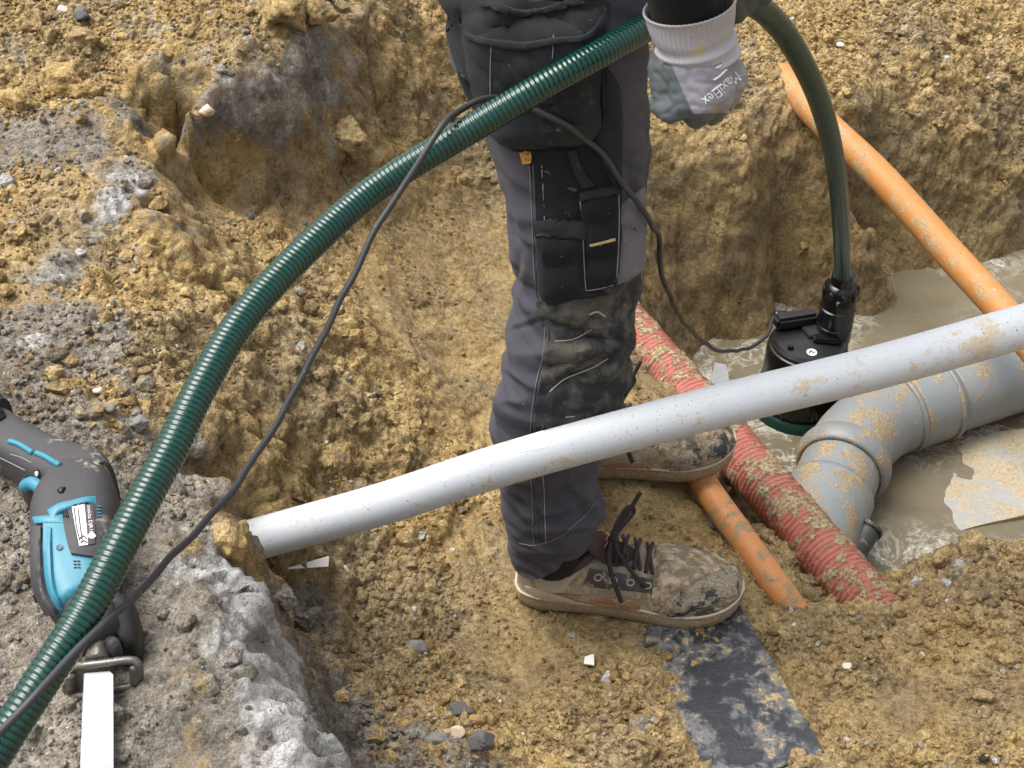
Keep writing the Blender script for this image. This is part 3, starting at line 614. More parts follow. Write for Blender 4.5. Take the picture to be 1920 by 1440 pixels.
# handle bridge and cable gland on the lid
def box_obj(name, c, size, rotz, mat, parent, bev=.003, rotx=0.):
    bm = bmesh.new(); bmesh.ops.create_cube(bm, size=1, matrix=Matrix.Translation(Vector(c)) @ Matrix.Rotation(rotz, 4, 'Z') @ Matrix.Rotation(rotx, 4, 'X') @ Matrix.Diagonal((*size, 1)))
    bmesh.ops.bevel(bm, geom=bm.edges[:], offset=bev, segments=2, affect='EDGES'); return auto_smooth(bm_obj(name, bm, mat, parent), 40)
H = box_obj('handle', pb0+Vector((-.022, .038, .201)), (.085, .030, .026), R(14), PBLK2, pump, .006)
box_obj('grip_recess', pb0+Vector((.012, .016, .1905)), (.040, .034, .006), R(20), plain('pump_recess', (.006, .006, .006), .6), H, .002)
box_obj('latch', pb0+Vector((.030, -.012, .1915)), (.050, .022, .008), R(-8), PBLK, pump, .003)
box_obj('screw_boss', pb0+Vector((-.040, -.030, .188)), (.012, .012, .006), 0, PBLK, pump, .002)
g0 = pb0+Vector((-.062, .044, .201)); tube('cable_gland', resample(np.array([g0+Vector((.04, 0, 0)), g0+Vector((.0, .0, .004))]), .004)[0], .010, PBLK2, pump, 16)
WHITE = plain('white_print', (.80, .80, .79), .5, 0, .04); BLACKP = plain('black_print', (.012, .012, .013), .55)
bv = bvh_of(*[o for o in pump.children if o.name.startswith(('lid', 'housing'))])
c0, n0_ = fit(bv, 1522, 661)
EMB = lathe('emblem', [(.0095, 0), (.0095, .0008)], c0+Vector((0, 0, .0002)), n0_, WHITE, pump, 28, False)
bv2 = bvh_of(EMB); line_on('emblem_mark', bv2, [(1517, 663), (1520, 658), (1524, 661), (1528, 660)], .0013, BLACKP, EMB, .0006, 14)
bv3 = bvh_of(CO); print_on('coupling_mark', bv3, 'P', 1571, 570, 12, 0, plain('grey_print', (.35, .35, .36), .5), CO)

# --- white pipe across the trench
WPIPE = muddy('white_pipe_plastic', (.44, .465, .495), .62, .34, 24, .06, .2, mudcol=(.42, .37, .29), speck=.85, mud2=(.30, .225, .135))
wpts = [(380, 1040, 1.70), (470, 1014, 1.69), (720, 944, 1.672), (960, 866, 1.655), (1330, 766, 1.63), (1640, 690, 1.612), (1915, 613, 1.598), (2100, 560, 1.59), (2500, 450, 1.57), (3000, 315, 1.55)]
wp = empty('white_pipe', PD(*wpts[0])); tag(wp, 'long white plastic pipe reaching from left bank across the leg', 'pipe')
WB = tube('pipe_wall', pipe_px(wpts, 80, .01), .0248, WPIPE, wp, 48, cap=False, hollow=.002)
bvw = bvh_of(WB)
STK = patch('sticker', bvw, [(962, 826), (975, 848)], [(1018, 808), (1026, 838)], plain('sticker_paper', (.90, .90, .88), .5, 0, .02), wp, off=.0006, nx=10, ny=6, thick=.0008)
bvs = bvh_of(STK, WB); print_on('sticker_print', bvs, 'BWfG DN', 992, 826, 9.5, -16, plain('faded_print', (.26, .29, .30), .6), STK, .0006)
line_on('sticker_line', bvs, [(982, 838), (1000, 833), (1018, 830)], .0005, plain('faded_print2', (.55, .57, .57), .6), STK, .0005, 10)

# ================================================================ THE PERSON
TGREY = NT('grey_work_cloth')
def cloth(name, base, light, dust, dustcol=(.33, .27, .19), scale=5.0):
    t = NT(name); c = t.coord(); n1 = t.noise(c, scale*1.6, 5, .6); n2 = t.noise(c, scale*5, 5, .65, .5)
    w1 = t.n('ShaderNodeTexWave', Vector=c, Scale=520.0, Distortion=1.0).outputs['Fac']; fine = t.noise(c, 700, 2, .6)
    col = t.mix(n1, base, light); lo = .70-.3*dust
    dm = t.ramp(t.math('ADD', t.math('MULTIPLY', n2, .75), t.math('MULTIPLY', t.noise(c, 60, 4, .65), .25)), [(lo, 0.), (lo+.16, 1.)])
    col = t.mix(t.math('MULTIPLY', dm, .50), col, dustcol)
    fleck = t.ramp(t.noise(c, 120, 2, .5), [(.735, 0.), (.76, 1.)]); col = t.mix(t.math('MULTIPLY', fleck, .35), col, (.42, .38, .30))
    col = t.mix(t.math('MULTIPLY', fine, .35), col, tuple(x*.6 for x in base))
    h = t.math('ADD', t.math('MULTIPLY', w1, .25), t.math('ADD', t.math('MULTIPLY', fine, .5), t.math('MULTIPLY', n2, .6)))
    t.set(Base_Color=col, Roughness=.92, Specular_IOR_Level=.2, Sheen_Weight=.04, Sheen_Roughness=.5, Normal=t.bump(h, .35, .002)); return t.m
GREYC = cloth('grey_work_trouser_cloth', (.046, .046, .056), (.092, .090, .106), .32)
BLKC = cloth('black_work_cloth', (.007, .008, .0095), (.019, .0215, .024), .24, (.16, .145, .115))
BLKW = cloth('worn_black_cloth', (.012, .0135, .0155), (.034, .037, .041), .42, (.20, .18, .145))
KNEEC = cloth('dusty_black_knee_cloth', (.014, .016, .018), (.036, .039, .042), .85, (.22, .195, .15), 6.5)
STITCH = plain('pale_stitching', (.20, .19, .20), .8); STITCHW = plain('worn_edge_thread', (.30, .285, .26), .8)
SLEEVEC = cloth('black_knit_sleeve', (.006, .006, .007), (.014, .014, .015), .1, (.1, .1, .1))

def leg_surface(rows, mat, name, parent, nseg=112, nrow=230, ratio=.86, flat=False, seed=0., folds=1.0, foldlist=(), hemtilt=.6):
    """rows: (v, u_left, u_right, depth): outline of a trouser leg; rings run front to back"""
    Rr = catmull(rows, nrow); V = []; th = np.linspace(0, 2*np.pi, nseg, endpoint=False)
    for k, (v, ul, ur, d) in enumerate(Rr):
        uc = (ul+ur)/2; C = PD(uc, v, d); a = (ur-ul)/2*d/FPX; w = float(sstep(780, 1000, v)); ax = (Vector(FW)*(1-w)+Vector((0, 1, 0))*w).normalized()
        b = min(a*ratio*(1.18-.18*w), .098)
        for t in th:
            ct, st = math.cos(t), math.sin(t); e = .93
            x = -math.copysign(abs(ct)**e, ct); y = -math.copysign(abs(st)**e, st)
            V.append(C+RT*(a*x)+ax*(b*y)+Vector((0, 0, 1))*(a*x*hemtilt*float(sstep(900, 1030, v))))
    V = np.array([p[:] for p in V]).reshape(nrow, nseg, 3)
    # folds: soft creases running across the leg, deepest towards the hem and behind the knee
    dv = np.gradient(V, axis=0); dt = np.roll(V, -1, 1)-np.roll(V, 1, 1); N = np.cross(dv, dt); N /= np.linalg.norm(N, axis=2)[..., None]+1e-12
    cen = V.mean(1, keepdims=True); sgn = np.sign(((V-cen)*N).sum(2, keepdims=True)); N *= np.where(sgn == 0, 1, sgn)
    S = V.reshape(-1, 3); zz = S[:, 2]
    Q = np.stack([S[:, 0]*7+zz*9, S[:, 1]*7, zz*22-S[:, 0]*8], 1)+seed
    f = np.abs(perlin(Q))*-1.; Q2 = np.stack([S[:, 0]*12-zz*6, S[:, 1]*12, zz*38+S[:, 0]*16], 1)+seed+9
    vv = np.repeat(Rr[:, 0], nseg); am = .0055+.007*sstep(880, 1040, vv)+.006*np.exp(-((vv-660)/110)**2)+.002*sstep(200, 0, vv)
    dsp = folds*(am*(f*2.0+.5)+am*.7*(-np.abs(perlin(Q2))*1.5+.3))
    V = V+N*dsp.reshape(nrow, nseg, 1)
    # drawn creases: (u0,v0,u1,v1,width px,depth m)
    if foldlist:
        rel = V.reshape(-1, 3)-np.array(CAMP); dd = rel@np.array(FW); uu = 960+FPX*rel[:, 0]/dd; vp = 720-FPX*(rel@np.array(UP))/dd; add = np.zeros(len(uu))
        for u0, v0, u1, v1, w, dep in foldlist:
            ex, ey = u1-u0, v1-v0; L2 = ex*ex+ey*ey; t = np.clip(((uu-u0)*ex+(vp-v0)*ey)/L2, 0, 1)
            sd_ = ((uu-u0)*ey-(vp-v0)*ex)/math.sqrt(L2); r = np.hypot(uu-(u0+t*ex), vp-(v0+t*ey)); taper = np.sin(np.pi*np.clip(t*.94+.03, 0, 1))**.6
            add += taper*dep*(-np.exp(-(r/w)**2)+.75*np.exp(-((r-w*1.7)/(w*1.1))**2)*(sd_ > 0))
        V = V+N*add.reshape(nrow, nseg, 1)
    Vl = V.reshape(-1, 3); F = []
    i, j = np.meshgrid(np.arange(nrow-1), np.arange(nseg), indexing='ij'); a = i*nseg+j; b = i*nseg+(j+1) % nseg
    F = np.stack([a, b, b+nseg, a+nseg], -1).reshape(-1, 4)
    o = big_mesh(name, Vl, F, mat, True, parent)
    return o

person = empty('person', PZ(1120, 1100, 0)); tag(person, 'worker in grey and black work trousers and muddy shoes standing in trench', 'person')
RROWS = [(-330, 800, 1190, 1.47), (-160, 800, 1210, 1.49), (0, 822, 1214, 1.515), (90, 843, 1214, 1.535), (160, 866, 1214, 1.55), (250, 910, 1212, 1.575), (350, 942, 1204, 1.60), (440, 954, 1206, 1.625), (520, 960, 1204, 1.65), (570, 966, 1196, 1.665),
         (620, 955, 1184, 1.68), (680, 940, 1184, 1.695), (740, 928, 1166, 1.71), (800, 923, 1148, 1.735), (860, 930, 1124, 1.765), (915, 940, 1116, 1.795), (965, 950, 1132, 1.82), (1000, 962, 1122, 1.84), (1032, 972, 1106, 1.852)]
RF = [(1000, 590, 1130, 640, 9, .004), (1020, 690, 1170, 660, 10, .006), (1010, 740, 1165, 660, 12, .006), (960, 560, 1010, 640, 8, .004), (975, 470, 960, 560, 9, .004), (1010, 330, 1090, 380, 9, .003), (1015, 380, 1080, 430, 9, .003),
      (1010, 930, 1120, 900, 9, .006), (990, 985, 1125, 955, 9, .006), (980, 1010, 1110, 1000, 8, .005), (1050, 905, 1130, 990, 9, .005), (960, 950, 1010, 1020, 8, .004), (905, 60, 1000, 20, 12, .004), (935, 190, 1010, 130, 12, .003), (1000, 210, 1100, 150, 12, .003),
      (1170, 260, 1195, 420, 9, .003), (940, 350, 975, 470, 8, .003), (1060, 640, 1170, 630, 8, .004), (1030, 610, 1110, 600, 5, .003), (1050, 700, 1150, 680, 5, .003), (945, 700, 1000, 740, 5, .003), (940, 760, 1000, 770, 6, .003), (960, 620, 1015, 600, 5, .003), (1020, 915, 1090, 935, 5, .004), (1000, 960, 1060, 945, 5, .004), (1060, 965, 1120, 930, 5, .004), (975, 930, 1000, 990, 5, .003), (985, 1005, 1060, 1010, 4, .003), (965, 520, 1000, 545, 5, .003), (962, 440, 1000, 470, 5, .003), (1165, 420, 1205, 440, 5, .003), (1165, 300, 1210, 330, 5, .003)]
trous = leg_surface(RROWS, GREYC, 'trousers', person, foldlist=RF)
LROWS = [(-330, 830, 1190, 1.60), (-100, 850, 1205, 1.64), (100, 880, 1212, 1.70), (250, 935, 1214, 1.745), (330, 950, 1216, 1.775), (430, 985, 1200, 1.81), (560, 1000, 1190, 1.86), (700, 975, 1170, 1.92), (780, 965, 1160, 1.95), (850, 975, 1120, 1.985), (905, 990, 1110, 2.01)]
ltrous = leg_surface(LROWS, GREYC, 'trouser_leg', person, nseg=72, nrow=120, seed=4.)
bt = bvh_of(trous)
# --- panels, pockets and seams sewn to the trousers
def wr(sx, sy, am, sd_): return lambda s, t: float(am*perlin(np.array([[s*sx+sd_, t*sy, sd_]]))[0])
patch('thigh_panel', bt, [(848, -40), (868, 120), (905, 240), (985, 285), (1005, 420), (1006, 540), (1012, 566)], [(1130, -40), (1135, 120), (1163, 180), (1166, 300), (1160, 430), (1156, 530), (1148, 555)], BLKC, trous, .0012, .0, 34, 60, .002, wr(5, 9, .0012, 2.))
patch('seat_panel', bt, [(818, -40), (828, 20), (848, 100), (876, 180), (912, 248)], [(864, -40), (868, 20), (874, 90), (892, 170), (928, 256)], BLKC, trous, .0012, 0, 12, 30, .002)
KP = patch('knee_panel', bt, [(1006, 566), (1020, 640), (1012, 720), (1000, 780), (992, 870)], [(1200, 508), (1188, 600), (1186, 680), (1166, 760), (1140, 840)], KNEEC, trous, .0016, .002, 30, 40, .003, wr(4, 7, .0028, 5.))
HOL = patch('holster_pocket', bt, [(868, 0), (872, 80), (890, 170), (918, 240), (960, 278)], [(1140, 0), (1130, 80), (1125, 170), (1125, 240), (1110, 268)], BLKW, trous, .004, .012, 34, 34, .004, wr(4, 5, .0035, 7.))
bh = bvh_of(HOL, trous)
line_on('pocket_hem', bh, [(960, 279), (1000, 284), (1060, 282), (1110, 268), (1128, 240)], .0022, BLKC, HOL, .0005, 30)
patch('pocket_band', bh, [(858, 14), (868, 50), (884, 64), (935, 74), (985, 78), (1040, 70), (1100, 62), (1136, 14)], [(862, 34), (876, 66), (890, 78), (936, 90), (985, 94), (1042, 84), (1102, 74), (1142, 34)], BLKW, HOL, .002, .0015, 6, 60, .002)
patch('upper_band', bh, [(900, 0), (960, 14), (1000, 17), (1060, 4), (1090, -8)], [(905, 12), (960, 26), (1000, 29), (1062, 16), (1094, 4)], BLKW, HOL, .004, .0015, 6, 40, .002)
line_on('seam', bh, [(922, 74), (920, 130), (920, 180)], .0006, STITCH, HOL, .0006, 20, 5)
line_on('seam', bh, [(1038, 66), (1036, 110)], .0006, STITCH, HOL, .0006, 20, 5)
TOOLP = patch('tool_pocket', bt, [(1130, 110), (1131, 160), (1132, 220), (1108, 256)], [(1162, 168), (1164, 215), (1164, 300), (1160, 370)], BLKW, trous, .003, .002, 12, 24, .003)
line_on('seam', bt, [(1124, 80), (1128, 150), (1131, 220), (1108, 258)], .0012, BLKW, TOOLP, .004, 26, 6)
CARGO = patch('cargo_pocket', bt, [(1004, 415), (1008, 480), (1013, 540), (1030, 572)], [(1100, 418), (1100, 480), (1102, 530), (1140, 548)], BLKC, trous, .004, .010, 22, 24, .004, wr(3, 4, .002, 3.))
bc_ = bvh_of(CARGO, trous)
FLAP = patch('pocket_flap', bc_, [(1003, 414), (1004, 430), (1006, 444)], [(1100, 416), (1101, 432), (1100, 450)], BLKW, CARGO, .003, .002, 18, 8, .003)
PHONE = patch('ruler_pocket', bt, [(1087, 362), (1092, 420), (1095, 500), (1097, 545)], [(1160, 352), (1160, 420), (1157, 500), (1150, 534)], BLKC, trous, .006, .006, 18, 26, .004, wr(3, 4, .0015, 6.))
bp_ = bvh_of(PHONE, trous, CARGO)
patch('pocket_hem', bp_, [(1086, 361), (1088, 377)], [(1158, 349), (1160, 362)], BLKW, PHONE, .0025, .0008, 14, 5, .002)
for pts in ([(1088, 376), (1092, 430), (1095, 500), (1098, 545)], [(1098, 545), (1125, 541), (1150, 534)], [(1160, 365), (1160, 440), (1156, 520)]): line_on('seam', bp_, pts, .0007, STITCH, PHONE, .0004, 26, 5)
patch('yellow_tab', bp_, [(1106, 458), (1107, 462)], [(1152, 446), (1153, 450)], plain('straw_tab', (.42, .33, .15), .7), PHONE, .002, 0, 8, 4, .001)
patch('side_strap', bt, [(1062, 280), (1075, 320), (1090, 350)], [(1080, 278), (1095, 320), (1112, 345)], BLKW, trous, .005, .001, 6, 16, .002)
patch('knee_pocket_top', bt, [(1158, 385), (1157, 450), (1156, 532)], [(1205, 350), (1209, 450), (1206, 505)], cloth('faded_grey_cloth', (.115, .112, .122), (.19, .186, .20), .5), trous, .003, .003, 14, 20, .003)
# orange maker's tag with its number
TAGM = plain('orange_leather_tag', (.50, .24, .055), .6, 0, .2, 90)
TAG = patch('tag', bt, [(975, 279), (979, 292), (983, 306)], [(996, 282), (998, 294), (997, 306)], TAGM, trous, .003, 0, 8, 8, .0015)
bg = bvh_of(TAG); print_on('tag_print', bg, '10', 987, 287, 13, 10, BLACKP, TAG, .0006, .85, .012); print_on('tag_print', bg, '2', 989, 299, 12, 100, BLACKP, TAG, .0006, .95, .012)
# leg seam with its double stitching
for o_, rr, mm in ((0, .0013, GREYC), (7, .0005, STITCH), (-16, .0005, STITCHW)):
    line_on('leg_seam', bt, [(1000+o_*0-o_, 310), (1005-o_, 400), (1010-o_, 520), (1028-o_, 590), (1026-o_, 660), (1010-o_, 730), (1002-o_, 800), (1000-o_, 860), (1004-o_, 920), (1006-o_, 980), (1008-o_, 1020)], rr, mm, trous, .0008, 90, 6)
line_on('hem_seam', bt, [(974, 1018), (1005, 1022), (1050, 1005), (1095, 968), (1118, 940)], .0006, STITCH, trous, .0008, 40, 5)
for k, pts in enumerate(([(1040, 640), (1075, 636), (1110, 618)], [(1105, 590), (1120, 585), (1135, 594)], [(1030, 735), (1060, 710), (1110, 690), (1140, 672)], [(1060, 782), (1078, 781)])):
    line_on('chalk_scuff', bvh_of(KP), pts, (.0006, .0013, .0010, .0006)[k], plain('mud_scuff_%d' % k, (.30, .275, .22), .9), KP, .0, 20, 5)

# --- body under the clothes: one continuous figure (hips, legs, trunk, arms, neck, head)
SKIN = plain('skin', (.48, .27, .19), .55, 0, .1, 40)
def px(u, v, d): return tuple(PD(u, v, d))
ANK_R, ANK_L = PD(1036, 1035, 1.862), PD(1055, 880, 2.02)
hipR, hipL = PD(1010, -120, 1.50), PD(1020, -110, 1.66)
pel = (hipR+hipL)/2+Vector((0, 0, .06)); chest = pel+Vector((.10, 0, .38)); neck = chest+Vector((.05, 0, .16)); head = neck+Vector((.06, 0, .14))
shR, shL = chest+Vector((.02, -.17, .10)), chest+Vector((.02, .17, .10))
WR_R, WR_L = PD(1283, 15, 1.275), PD(1385, -75, 1.60)
elR = (shR+WR_R)/2+Vector((-.10, -.03, -.03)); elL = (shL+WR_L)/2+Vector((-.02, .10, -.08))
kneeR, kneeL = PD(1070, 610, 1.69), PD(1085, 560, 1.87); shinR, shinL = PD(1026, 870, 1.775), PD(1045, 780, 1.955)
body = blob('body', [[(pel, .10), (pel+Vector((.04, 0, .16)), .095), (chest, .115), (neck, .055), (head, .085), (head+Vector((.02, 0, .05)), .082)],
     [(hipR, .075), (kneeR, .048), (shinR, .042), (ANK_R, .026)], [(hipL, .075), (kneeL, .048), (shinL, .042), (ANK_L, .026)], [(hipR, .085), (pel, .095), (hipL, .085)],
     [(chest, .10), (shR, .058), (elR, .040), (WR_R, .027)], [(chest, .10), (shL, .058), (elL, .040), (WR_L, .027)]], SKIN, person, .008, 4)
for s_ in (-1, 1):
    blob('ear', [[(head+Vector((-.01, s_*.083, -.005)), .012), (head+Vector((-.012, s_*.088, .02)), .014)]], SKIN, body, .004, 2)
    blob('eye', [[(head+Vector((.074, s_*.030, .018)), .011), (head+Vector((.075, s_*.030, .018)), .011)]], plain('eye_white', (.7, .7, .68), .3), body, .003, 1)
blob('nose', [[(head+Vector((.083, 0, .015)), .009), (head+Vector((.100, 0, -.018)), .014)]], SKIN, body, .004, 2)
blob('mouth', [[(head+Vector((.078, -.020, -.048)), .006), (head+Vector((.084, 0, -.048)), .007), (head+Vector((.078, .020, -.048)), .006)]], plain('lips', (.36, .15, .12), .5), body, .003, 1)
blob('hair', [[(head+Vector((-.02, 0, .055)), .088), (head+Vector((-.035, 0, .01)), .082)]], plain('dark_hair', (.03, .02, .014), .7), body, .006, 2)
blob('jacket', [[(pel+Vector((.0, 0, .10)), .125), (pel+Vector((.04, 0, .20)), .12), (chest, .14), (chest+Vector((.03, 0, .10)), .10)], [(chest, .12), (shR, .075), (elR, .058), (elR.lerp(WR_R, .7), .046)], [(chest, .12), (shL, .075), (elL, .058), (elL.lerp(WR_L, .75), .044)]], SLEEVEC, person, .008, 5)
# ankle socks
SOCK = plain('black_sock', (.006, .006, .007), .95, 0, .3, 300, .3)

# ================================================================ SHOES
def shoe_leather(name, base, mud, dark):
    t = NT(name); c = t.coord(); n1 = t.noise(c, 26, 6, .65, .5); n2 = t.noise(c, 90, 5, .65); n0 = t.noise(c, 9, 3, .6); n3 = t.noise(c, 300, 3, .6)
    col = t.mix(n2, tuple(x*.6 for x in base), base)
    col = t.mix(t.ramp(n0, [(.48, 0.), (.6, 1.)]), col, dark)
    lo = .66-.35*mud; mk = t.ramp(t.math('ADD', t.math('MULTIPLY', n1, .7), t.math('MULTIPLY', n2, .3)), [(lo, 0.), (lo+.08, 1.)])
    mc = t.ramp(n2, [(.3, (.12, .085, .05)), (.5, (.30, .225, .13)), (.68, (.50, .43, .31))]); col = t.mix(mk, col, mc)
    pl = t.ramp(t.noise(c, 34, 4, .7, .8), [(.60, 0.), (.67, 1.)]); col = t.mix(t.math('MULTIPLY', pl, .6), col, (.52, .49, .43))
    h = t.math('ADD', mk, t.math('ADD', n2, t.math('MULTIPLY', n3, .5)))
    t.set(Base_Color=col, Roughness=t.mix(mk, (.5,)*3, (.85,)*3), Normal=t.bump(h, .5, .0025)); return t.m
UPPER = shoe_leather('muddy_shoe_leather', (.42, .36, .27), .50, (.22, .18, .13)); TOEM = shoe_leather('mud_caked_toe', (.22, .175, .12), .62, (.06, .052, .045))
SOLEM = muddy('muddy_sole', (.27, .215, .145), .6, .60, 30, .2, .5, mudcol=(.28, .20, .11)); DARKT = muddy('dark_toe_rubber', (.020, .023, .027), .42, .60, 38, .2, .4, mudcol=(.26, .22, .165), mud2=(.12, .10, .075))
EYEST = muddy('dark_eyestay', (.055, .052, .050), .55, .42, 40, .2, .3, mudcol=(.30, .26, .19)); BROWNP = muddy('rust_brown_side_panel', (.30, .165, .085), .55, .42, 34, .3, .3, mudcol=(.34, .26, .16)); BEIGE = muddy('beige_heel_panel', (.44, .375, .27), .6, .28, 24, .2, .25, mudcol=(.26, .19, .11))
LACE = plain('dark_brown_laces', (.030, .021, .020), .85, 0, .3, 200, .2); TONG = plain('dark_brown_tongue', (.058, .034, .030), .8, 0, .3, 120, .3); EYELET = plain('pale_eyelet', (.42, .40, .36), .5); TRIM = plain('orange_trim', (.46, .22, .10), .6, 0, .3, 150)
WELT = muddy('pale_welt', (.50, .44, .34), .6, .40, 40, .2, .3, mudcol=(.24, .17, .10))
SX = np.array([0, .03, .12, .30, .50, .68, .80, .90, .965, 1.0])
SWD = np.array([.016, .030, .0385, .0375, .042, .0505, .050, .0425, .028, .008])
SHT = np.array([.070, .078, .080, .084, .083, .077, .071, .063, .051, .034])
def smooth_interp(x, X, Y):
    return np.interp(x, X, Y)
def shoe(name, heel, toe, parent, ank):
    heel, toe = Vector(heel), Vector(toe); ax = (toe-heel); L = ax.length; ax.normalize(); sd_ = Vector((0, 0, 1)).cross(ax)   # sd_ points away from camera
    S = empty(name, heel); S.parent = parent; S.matrix_parent_inverse = parent.matrix_world.inverted()
    xs = np.concatenate([np.linspace(0, .08, 14), np.linspace(.1, .86, 54), np.linspace(.88, 1, 18)])
    spl = lambda Y: np.array([catmull(list(zip(SX, Y)), 400)])[0]
    cw, chh = spl(SWD), spl(SHT); w = np.interp(xs, cw[:, 0], cw[:, 1]); h = np.interp(xs, chh[:, 0], chh[:, 1])
    spring = .016*np.clip((xs-.72)/.28, 0, 1)**2
    def W(x, y, z): return heel+ax*(x*L)+sd_*y+Vector((0, 0, z))
    # sole
    V, F = [], []; prof = [(.93, 0.0), (1.03, .004), (1.05, .013), (1.04, .022), (1.0, .027), (.9, .028)]; seg = len(xs); ring = []
    out = [(xs[i], -w[i]) for i in range(seg)]+[(xs[i], w[i]) for i in range(seg-1, -1, -1)]
    for k, (sc_, z) in enumerate(prof):
        for i, (x, y) in enumerate(out):
            xi = xs.searchsorted(x); xi = min(xi, seg-1); xx = .5+(x-.5)*(1+(sc_-1)*.35)
            V.append(W(xx, y*sc_, z+spring[xi]+(.0012*math.sin(x*190) if k in (1, 2) else 0)))
    m = len(out)
    for k in range(len(prof)-1):
        for i in range(m): F.append((k*m+i, k*m+(i+1) % m, (k+1)*m+(i+1) % m, (k+1)*m+i))
    F.append(tuple(range(m))[::-1]); F.append(tuple((len(prof)-1)*m+i for i in range(m)))
    o = mesh_obj('sole', V, F, SOLEM, S); auto_smooth(o, 60)
    wl = [W(.5+(x-.5)*1.012, y*1.03, .026+spring[min(xs.searchsorted(x), seg-1)]) for x, y in out]; wl.append(wl[0]); tube('welt', np.array([q_[:] for q_ in wl]), .0022, WELT, S, 8, cap=False)
    # upper: closed over the instep and toe, with the ankle opening cut low at the sides
    ph = np.linspace(0, np.pi, 41); V, F = [], []
    for i, x in enumerate(xs):
        zs = .022+spring[i]; p = .62 if x > .55 else .55+.07*x
        lip = .018*np.exp(-((x-.16)/.10)**2)
        for t in ph:
            ct, st = math.cos(t), math.sin(t); y = -math.copysign(abs(ct)**p, ct)*w[i]*(1.0-.10*st); z = zs+(h[i]-zs)*abs(st)**.85-lip*st
            V.append(W(x, y*(1+.05*math.sin(min(1, st*1.6)*math.pi)*1.0), z))
    n = len(ph)
    for i in range(seg-1):
        for j in range(n-1): F.append((i*n+j, (i+1)*n+j, (i+1)*n+j+1, i*n+j+1))
    F.append(tuple(range(n))); F.append(tuple((seg-1)*n+j for j in range(n))[::-1])
    Vn = np.array([v[:] for v in V]); rough_ = perlin(Vn*55)*.0013+perlin(Vn*23)*.0016
    V = [v+Vector((0, 0, 1))*float(k)+sd_*float(-k*.5) for v, k in zip(V, rough_)]
    U = mesh_obj('upper', V, F, UPPER, S); bm = bmesh.new(); bm.from_mesh(U.data); bmesh.ops.recalc_face_normals(bm, faces=bm.faces); bm.to_mesh(U.data); bm.free()
    # caked toe: shell over the front
    V, F = [], []; sel = [i for i in range(seg) if xs[i] > .60]
    for i in sel:
        x = xs[i]; zs = .024+spring[i]; e = min(1, (x-.60)/.05)
        for t in ph:
            ct, st = math.cos(t), math.sin(t); y = -math.copysign(abs(ct)**.60, ct)*w[i]*(1.0-.09*st)*1.03; z = zs+(h[i]-zs)*abs(st)**.82+.0025*e
            V.append(W(x+(.012 if x > .9 else 0)*(x-.9)/.1, y*(1+.05*math.sin(min(1, st*1.6)*math.pi)), z))
    Vn = np.array([v[:] for v in V]); rk = perlin(Vn*42)*.0022+np.clip(perlin(Vn*95), 0, 1)*.003; V = [v+Vector((0, 0, 1))*float(k)-sd_*float(k*.3) for v, k in zip(V, rk)]
    for a in range(len(sel)-1):
        for j in range(n-1): F.append((a*n+j, (a+1)*n+j, (a+1)*n+j+1, a*n+j+1))
    F.append(tuple((len(sel)-1)*n+j for j in range(n))[::-1])
    T = mesh_obj('toe_cap', V, F, TOEM, S); bm = bmesh.new(); bm.from_mesh(T.data); bmesh.ops.recalc_face_normals(bm, faces=bm.faces); bm.to_mesh(T.data); bm.free()
    # padded collar round the ankle and the tongue
    q = []
    for a in np.linspace(0, 2*np.pi, 49)[:-1]:
        x = .185+.165*math.cos(a); q.append(W(x, .031*math.sin(a), .070+.018*math.cos(a)**2+(.012 if math.cos(a) > .3 else 0)*math.cos(a)))
    q.append(q[0]); tube('collar', resample(np.array([v[:] for v in q]), .004)[0], .0068, TONG, S, 12, cap=False)
    tg = [W(.36+.01*k, 0, .0)+Vector((0, 0, 0)) for k in range(1)]
    V, F = [], []
    for k, (x, z, hw) in enumerate(((.60, .078, .018), (.52, .084, .022), (.44, .091, .025), (.38, .103, .027), (.335, .122, .028), (.31, .140, .027), (.305, .150, .022))):
        for j in range(9):
            s = j/8*2-1; V.append(W(x-.02*(s*s)*(k > 2), s*hw, z-.008*s*s*s*s-.004*s*s))
    for k in range(6):
        for j in range(8): F.append((k*9+j, k*9+j+1, (k+1)*9+j+1, (k+1)*9+j))
    tgo = mesh_obj('tongue', V, F, TONG, S); md = tgo.modifiers.new('s', 'SOLIDIFY'); md.thickness = .007; md = tgo.modifiers.new('b', 'SUBSURF'); md.levels = 1; md.render_levels = 1; bpy.context.view_layer.update(); applied(tgo)
    # laces: crossings, then loops and loose ends
    for k, x in enumerate((.58, .525, .47, .42)):
        z = float(np.interp(x, (.38, .60), (.104, .083))); a, b = W(x-.012, -.027, z-.007), W(x+.012, .026, z-.006); mdp = W(x, 0, z+.004)
        tube('lace', resample(catmull([a, mdp, b], 14), .004)[0], .0030, LACE, S, 8)
        a, b = W(x+.018, -.027, z-.008), W(x-.012, .026, z-.006); tube('lace', resample(catmull([a, W(x, 0, z+.001), b], 14), .004)[0], .0026, LACE, S, 8)
    kn = W(.41, -.004, .112)
    for pts in ([kn, W(.40, -.030, .106), W(.43, -.046, .080), W(.47, -.0535, .048)], [kn, W(.45, -.024, .104), W(.52, -.042, .088), W(.57, -.046, .074), W(.55, -.043, .071)], [kn, W(.43, .012, .128), W(.47, .028, .140), W(.50, .034, .128), W(.46, .020, .118), kn], [kn, W(.44, .01, .125), W(.49, .022, .150), W(.52, .028, .168)]):
        tube('lace', resample(catmull(pts, 30), .004)[0], .0031, LACE, S, 8)
    blob('lace_knot', [[(kn, .006), (kn+Vector((.004, -.003, .002)), .006)]], LACE, S, .002, 2)
